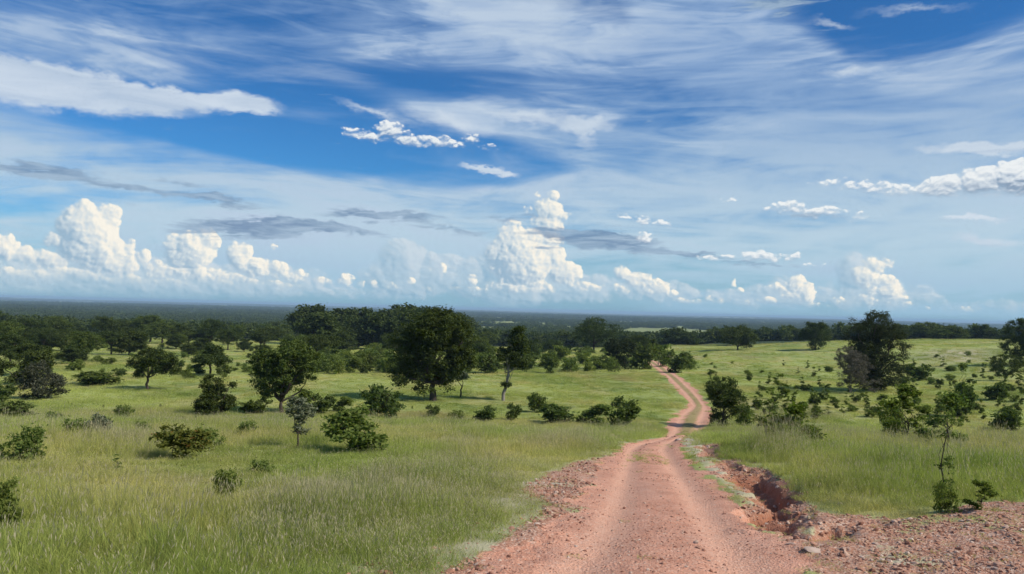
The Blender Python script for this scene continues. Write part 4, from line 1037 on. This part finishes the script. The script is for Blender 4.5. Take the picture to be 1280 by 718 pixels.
def build_grass():
    rng = np.random.default_rng(4)
    src = [tuft('tuft', 90, 0.26, 0.28, 0.0070, 0.8, rng, 0.02), tuft('tuft', 80, 0.25, 0.34, 0.0066, 0.75, rng, 0.05, 0.03),
           tuft('tuft', 76, 0.28, 0.38, 0.0058, 0.7, rng, 0.25, 0.06), tuft('tuft', 100, 0.28, 0.42, 0.0046, 0.75, rng, 0.55, 0.12),
           tuft('tuft', 60, 0.16, 0.13, 0.0070, 1.0, rng, 0.0, 0.2), tuft('tuft', 26, 0.2, 0.24, 0.022, 0.9, rng, 0.0)]
    X = []; Y = []; SC_ = []
    for (r0, r1, dens, sc) in ((4.5, 16, 22, 0.9), (16, 32, 15, 1.0), (32, 70, 7.5, 1.15), (70, 150, 2.2, 1.8), (150, 360, 0.42, 3.0)):
        n = int(0.5 * (r1 ** 2 - r0 ** 2) * math.radians(84) * dens)
        a = np.radians(rng.uniform(-42, 42, n)); r = np.sqrt(rng.uniform(r0 ** 2, r1 ** 2, n))
        X.append(r * np.sin(a)); Y.append(r * np.cos(a)); SC_.append(np.full(n, sc))
    # short turf on the crown of the far road and small tufts in the gravel
    x = np.concatenate(X); y = np.concatenate(Y); sc = np.concatenate(SC_)
    s, road, bare, dep, gm = masks(x, y)
    spots = [(808, 572, 0.75, 2.2), (800, 566, 0.4, 1.0), (838, 556, .5, 1.0)]
    keep = (road < 0.35) & ((bare < 0.40) | ((rng.random(len(x)) < 0.25) & (dep < 0.2)))
    edge_s = np.abs(s)
    crown = (np.abs(s + 0.4 * fbm(x / 2, y / 2, 57, 3)) < 0.28) & (y > 46) & (rng.random(len(x)) < 0.6)
    spot = np.zeros(len(x), bool)
    for (px, py, rx, ry) in spots:
        c = ground_at(px, py)[0]; spot |= np.hypot((x - c[0]) / rx, (y - c[1]) / ry) < 1
    spot &= rng.random(len(x)) < 0.7
    stray = (road > 0.35) & (rng.random(len(x)) < 0.004)
    small = crown | spot | stray | ((road > 0.02) & (road < .35))
    keep |= crown | spot | stray
    small |= (bare > 0.25) | ((s > 1) & (s < 1.5) & (y < 36))
    x, y, sc, small, bare = x[keep], y[keep], sc[keep], small[keep], bare[keep]
    z = zfull(x, y); n = len(x)
    lush = fbm(x / 9, y / 9, 51, 4) ; st = straw_mask(x, y)
    hgt = np.clip(0.90 + 1.3 * lush + 0.22 * rng.normal(size=n), 0.35, 1.6)
    # grazed short beyond the first rise, and shorter near the track
    r = np.hypot(x, y)
    hgt *= 1 - 0.45 * sst(y, 48, 80)
    hgt *= 0.55 + 0.45 * sst(np.abs(road_s(x, y)), 1.1, 2.4)
    near_bank = np.maximum(poly_mask(x, y, BANK, 2.2), poly_mask(x, y, SHOULDER, 1.6))
    hgt *= 1 - 0.55 * sst(near_bank, 0.02, 0.5)
    hgt *= np.clip(1 + 1.1 * fbm(x / 1.3, y / 1.3, 58, 3), 0.5, 1.6)
    hgt[small] *= 0.75
    pick = rng.random(n)
    idx = np.where(pick < 0.45, 0, np.where(pick < 0.80, 1, np.where(pick < 0.90, 2, 5)))
    idx = np.where((st > 0.3) & (rng.random(n) < 0.8), np.where(rng.random(n) < 0.5, 3, 2), idx)
    idx = np.where(small, 4, idx)
    S = np.stack([sc * rng.uniform(0.8, 1.25, n), sc * rng.uniform(0.8, 1.25, n), hgt * (0.75 + 0.25 * sc)], 1)
    R_ = np.stack([rng.normal(size=n) * 0.08, rng.normal(size=n) * 0.08, rng.uniform(0, 6.28, n)], 1)
    print('grass', n)
    scatter_tree('grass', np.stack([x, y, z], 1), R_, S, idx, src, ('tall green and straw-coloured savanna grass covering the meadow and slope', 'grass'))
build_grass()

# ------------------------------------------------------------------ stones
def stone_mat():
    m, t = new_mat('laterite stone'); pos = t.new('ShaderNodeNewGeometry').outputs['Position']
    rnd = t.new('ShaderNodeObjectInfo').outputs['Random']
    cr_ = t.new('ShaderNodeValToRGB'); cr = cr_.color_ramp; t.put(cr_.inputs[0], rnd)
    cr.elements[0].color = (0.17, 0.080, 0.055, 1); cr.elements[1].color = (0.60, 0.50, 0.41, 1)
    for p, c in ((0.3, (0.36, 0.19, 0.13, 1)), (0.7, (0.46, 0.27, 0.19, 1)), (0.9, (0.52, 0.40, 0.31, 1))):
        e = cr.elements.new(p); e.color = c
    c = t.mix(t.noise(pos, 30, 4, 0.6), cr_.outputs[0], t.mix(0.45, cr_.outputs[0], (0.30, 0.15, 0.10)))
    finish_mat(t, diffuse(t, c)); return m
MS = stone_mat()
def stone_mesh(name, rng, sub=2, flat=0.6, mat=None):
    import bmesh
    bm = bmesh.new(); bmesh.ops.create_icosphere(bm, subdivisions=sub, radius=1.0)
    v = np.array([q.co[:] for q in bm.verts]); k = int(rng.integers(999))
    # knock flat faces off a ball
    for i in range(9):
        d = rng.normal(size=3); d /= np.linalg.norm(d); h = rng.uniform(0.5, 0.85)
        e = v @ d; over = e > h; v[over] -= np.outer(e[over] - h, d)
    v += 0.10 * np.stack([fbm(v[:, 0] * 2 + 3 * i, v[:, 1] * 2 + v[:, 2] * 1.7, k + i, 3) for i in range(3)], 1)
    v *= np.array([1, rng.uniform(0.7, 1.0), flat])
    for q, c in zip(bm.verts, v): q.co = c
    me = bpy.data.meshes.new(name); bm.to_mesh(me); bm.free(); me.materials.append(mat or MS); return me
def build_stones():
    rng = np.random.default_rng(12)
    src = [stone_mesh('pebble', rng, 1, rng.uniform(0.45, 0.8)) for _ in range(6)]
    n = 190000
    a = np.radians(rng.uniform(-12, 44, n)); r = 5.5 + 38 * rng.random(n) ** 1.5
    x, y = r * np.sin(a), r * np.cos(a)
    s, road, bare, dep, gm = masks(x, y)
    tracks = np.exp(-((np.abs(s) - 0.48) / 0.17) ** 2)
    p = np.where(road > 0.5, 0.22 * (1 - 0.85 * tracks), np.where(bare > 0.3, 0.62, np.where((np.abs(s) < 1.7) & (y < 40), 0.10, 0)))
    cl = fbm(x / 1.2, y / 1.2, 55, 3); p = p * np.clip(0.7 + 2.2 * cl, 0.1, 1.5)
    k = rng.random(n) < p
    x, y, road, r = x[k], y[k], road[k], r[k]; n = len(x)
    size = np.exp(rng.normal(size=n) * 0.55) * 0.0100 * (1 + r / 22) * np.where(road > 0.5, 0.68, 1.0)
    size = np.minimum(size, 0.06)
    S = np.stack([size] * 3, 1) * rng.uniform(0.8, 1.3, (n, 3))
    z = zfull(x, y) + size * 0.12
    R_ = np.stack([rng.normal(size=n) * 0.3, rng.normal(size=n) * 0.3, rng.uniform(0, 6.28, n)], 1)
    print('stones', n)
    scatter_tree('gravel', np.stack([x, y, z], 1), R_, S, rng.integers(0, 6, n), src, ('reddish laterite gravel strewn over the track, verge and bank', 'gravel'))
    # rocks big enough to pick up one by one
    m, t = new_mat('pale rock'); pos = t.new('ShaderNodeNewGeometry').outputs['Position']
    finish_mat(t, diffuse(t, t.mix(t.noise(pos, 7, 5, 0.6), (0.36, 0.25, 0.19), (0.56, 0.45, 0.37))))
    def rock(px, py, wpx, flat, name, label, mat=m, group=None):
        g = ground_at(px, py)[0]; mm = np.hypot(g[0], g[1]) / F; w = wpx * mm / 2
        z = float(zfull(np.array([g[0]]), np.array([g[1]]))[0])
        o = link(bpy.data.objects.new(name, stone_mesh(name, rng, 3, flat, mat))); o.location = (g[0], g[1], z + w * flat * 0.02)
        o.scale = (w, w, w); o.rotation_euler = (rng.normal() * .15, rng.normal() * .15, rng.uniform(0, 6)); tag(o, label, 'rock', group)
    rock(1018, 690, 24, 0.18, 'rock_slab', 'flat pale grey rock slab bared at the lower end of the gully')
    rock(992, 678, 18, 0.2, 'rock_slab', 'smaller pale slab just uphill of the flat grey rock slab')
    rock(1049, 633, 8, 0.7, 'rock', 'whitish stone on the grassy lip above the gully')
    rock(972, 601, 6, 0.7, 'rock', 'small white stone on the rim of the deep upper gully')
    rock(848, 549, 14, 0.35, 'rock', 'pale flat stone at the crossing where the road dips')
    rock(884, 556, 8, 0.6, 'rock', 'pale stone at the head of the gully')
    for (px, py, w) in [(965, 655, 8), (973, 662, 7), (983, 668, 6), (958, 636, 7), (975, 640, 6), (990, 652, 6), (1000, 648, 6), (1012, 650, 7)]:
        rock(px, py, w, 0.6, 'rock', 'loose pale stone along the broken middle stretch of the gully', m, 'loose stones in the gully')
build_stones()

# ------------------------------------------------------------------ small far things
def houses():
    mw_, t = new_mat('pale plaster'); finish_mat(t, diffuse(t, (0.38, 0.36, 0.32)))
    mr_, t = new_mat('tin roof'); finish_mat(t, diffuse(t, (0.36, 0.35, 0.34)))
    md_, t = new_mat('dark opening'); finish_mat(t, diffuse(t, (0.05, 0.05, 0.05)))
    def box(name, mat, x0, x1, y0, y1, z0, z1, parent):
        me = bpy.data.meshes.new(name)
        me.from_pydata([(x, y, z) for z in (z0, z1) for y in (y0, y1) for x in (x0, x1)], [], [(0, 2, 3, 1), (4, 5, 7, 6), (0, 1, 5, 4), (2, 6, 7, 3), (0, 4, 6, 2), (1, 3, 7, 5)])
        me.materials.append(mat); o = link(bpy.data.objects.new(name, me)); o.parent = parent
    for (px, py, wpx, label) in [(22, 381, 12, 'long pale farm building beyond the woods, the farthest from the grove'), (45, 382, 7, 'small pale farm house next to the long farm building'),
                                 (266, 388, 5, 'small white house beyond the woods near the tall grove'), (240, 389, 16, 'long low pale shed beyond the woods near the small white house'),
                                 (706, 398, 6, 'small white house in the woods behind the dome-shaped tree'), (930, 401, 5, 'tiny white house in the woods beyond the grassy crest')]:
        d = pix_dir(px, py)[0]; r = 1300.0 if px < 300 else 1000.0; x, y = d[0] / d[1] * r, r
        z = float(zbase(x, y)); L = wpx * math.hypot(x, y) / F; zc = CAM_H + d[2] / math.hypot(d[0], d[1]) * math.hypot(x, y)
        h = min(max(zc - z, 4.0), 11.0) if r < 0 else 5.0
        e = link(bpy.data.objects.new('farm_building', None)); e.location = (x, y, z); tag(e, label, 'building', 'farm buildings on the plain')
        W = 7.0
        box('wall', mw_, -L / 2, L / 2, -W / 2, W / 2, 0, h, e)
        me = bpy.data.meshes.new('roof'); me.from_pydata([(-L / 2 - .5, -W / 2 - .5, h), (L / 2 + .5, -W / 2 - .5, h), (L / 2 + .5, W / 2 + .5, h), (-L / 2 - .5, W / 2 + .5, h), (-L / 2 - .5, 0, h + 2), (L / 2 + .5, 0, h + 2)], [], [(0, 1, 5, 4), (2, 3, 4, 5), (1, 2, 5), (3, 0, 4), (0, 3, 2, 1)])
        me.materials.append(mr_); o = link(bpy.data.objects.new('roof', me)); o.parent = e
        box('door', md_, -0.6, 0.6, -W / 2 - 0.06, -W / 2 - 0.003, 0, 2.2, e)
houses()
def post():
    g = ground_at(823, 456)[0]; z = float(zfull(g[:1], g[1:2])[0]); T = Tubes()
    h = 24 * np.hypot(g[0], g[1]) / F
    T.add([(0, 0, -0.3), (0.03, 0, h * 0.5), (-0.02, 0, h)], [0.11, 0.09, 0.07], 7)
    o = link(bpy.data.objects.new('wooden_post', T.mesh('wooden_post', B_PALE))); o.location = (g[0], g[1], z); tag(o, 'thin pale wooden post at the far end of the track', 'post')
post()

# ------------------------------------------------------------------ haze
def haze():
    me = bpy.data.meshes.new('haze'); L = 70000.0; z0, z1 = -95.0, 16.0
    me.from_pydata([(x, y, z) for z in (z0, z1) for y in (-L, L) for x in (-L, L)], [], [(0, 2, 3, 1), (4, 5, 7, 6), (0, 1, 5, 4), (2, 6, 7, 3), (0, 4, 6, 2), (1, 3, 7, 5)])
    m = bpy.data.materials.new('haze'); m.use_nodes = True; t = NT(m.node_tree); t.n.clear()
    v = t.new('ShaderNodeVolumePrincipled'); v.inputs['Color'].default_value = (0.52, 0.75, 0.95, 1); v.inputs['Density'].default_value = 0.00011
    v.inputs['Anisotropy'].default_value = 0.0
    o = t.new('ShaderNodeOutputMaterial'); t.l.new(v.outputs[0], o.inputs['Volume'])
    me.materials.append(m); ob = link(bpy.data.objects.new('haze', me)); tag(ob, 'pale blue haze over the distant plain', 'haze', kind='stuff')
haze()
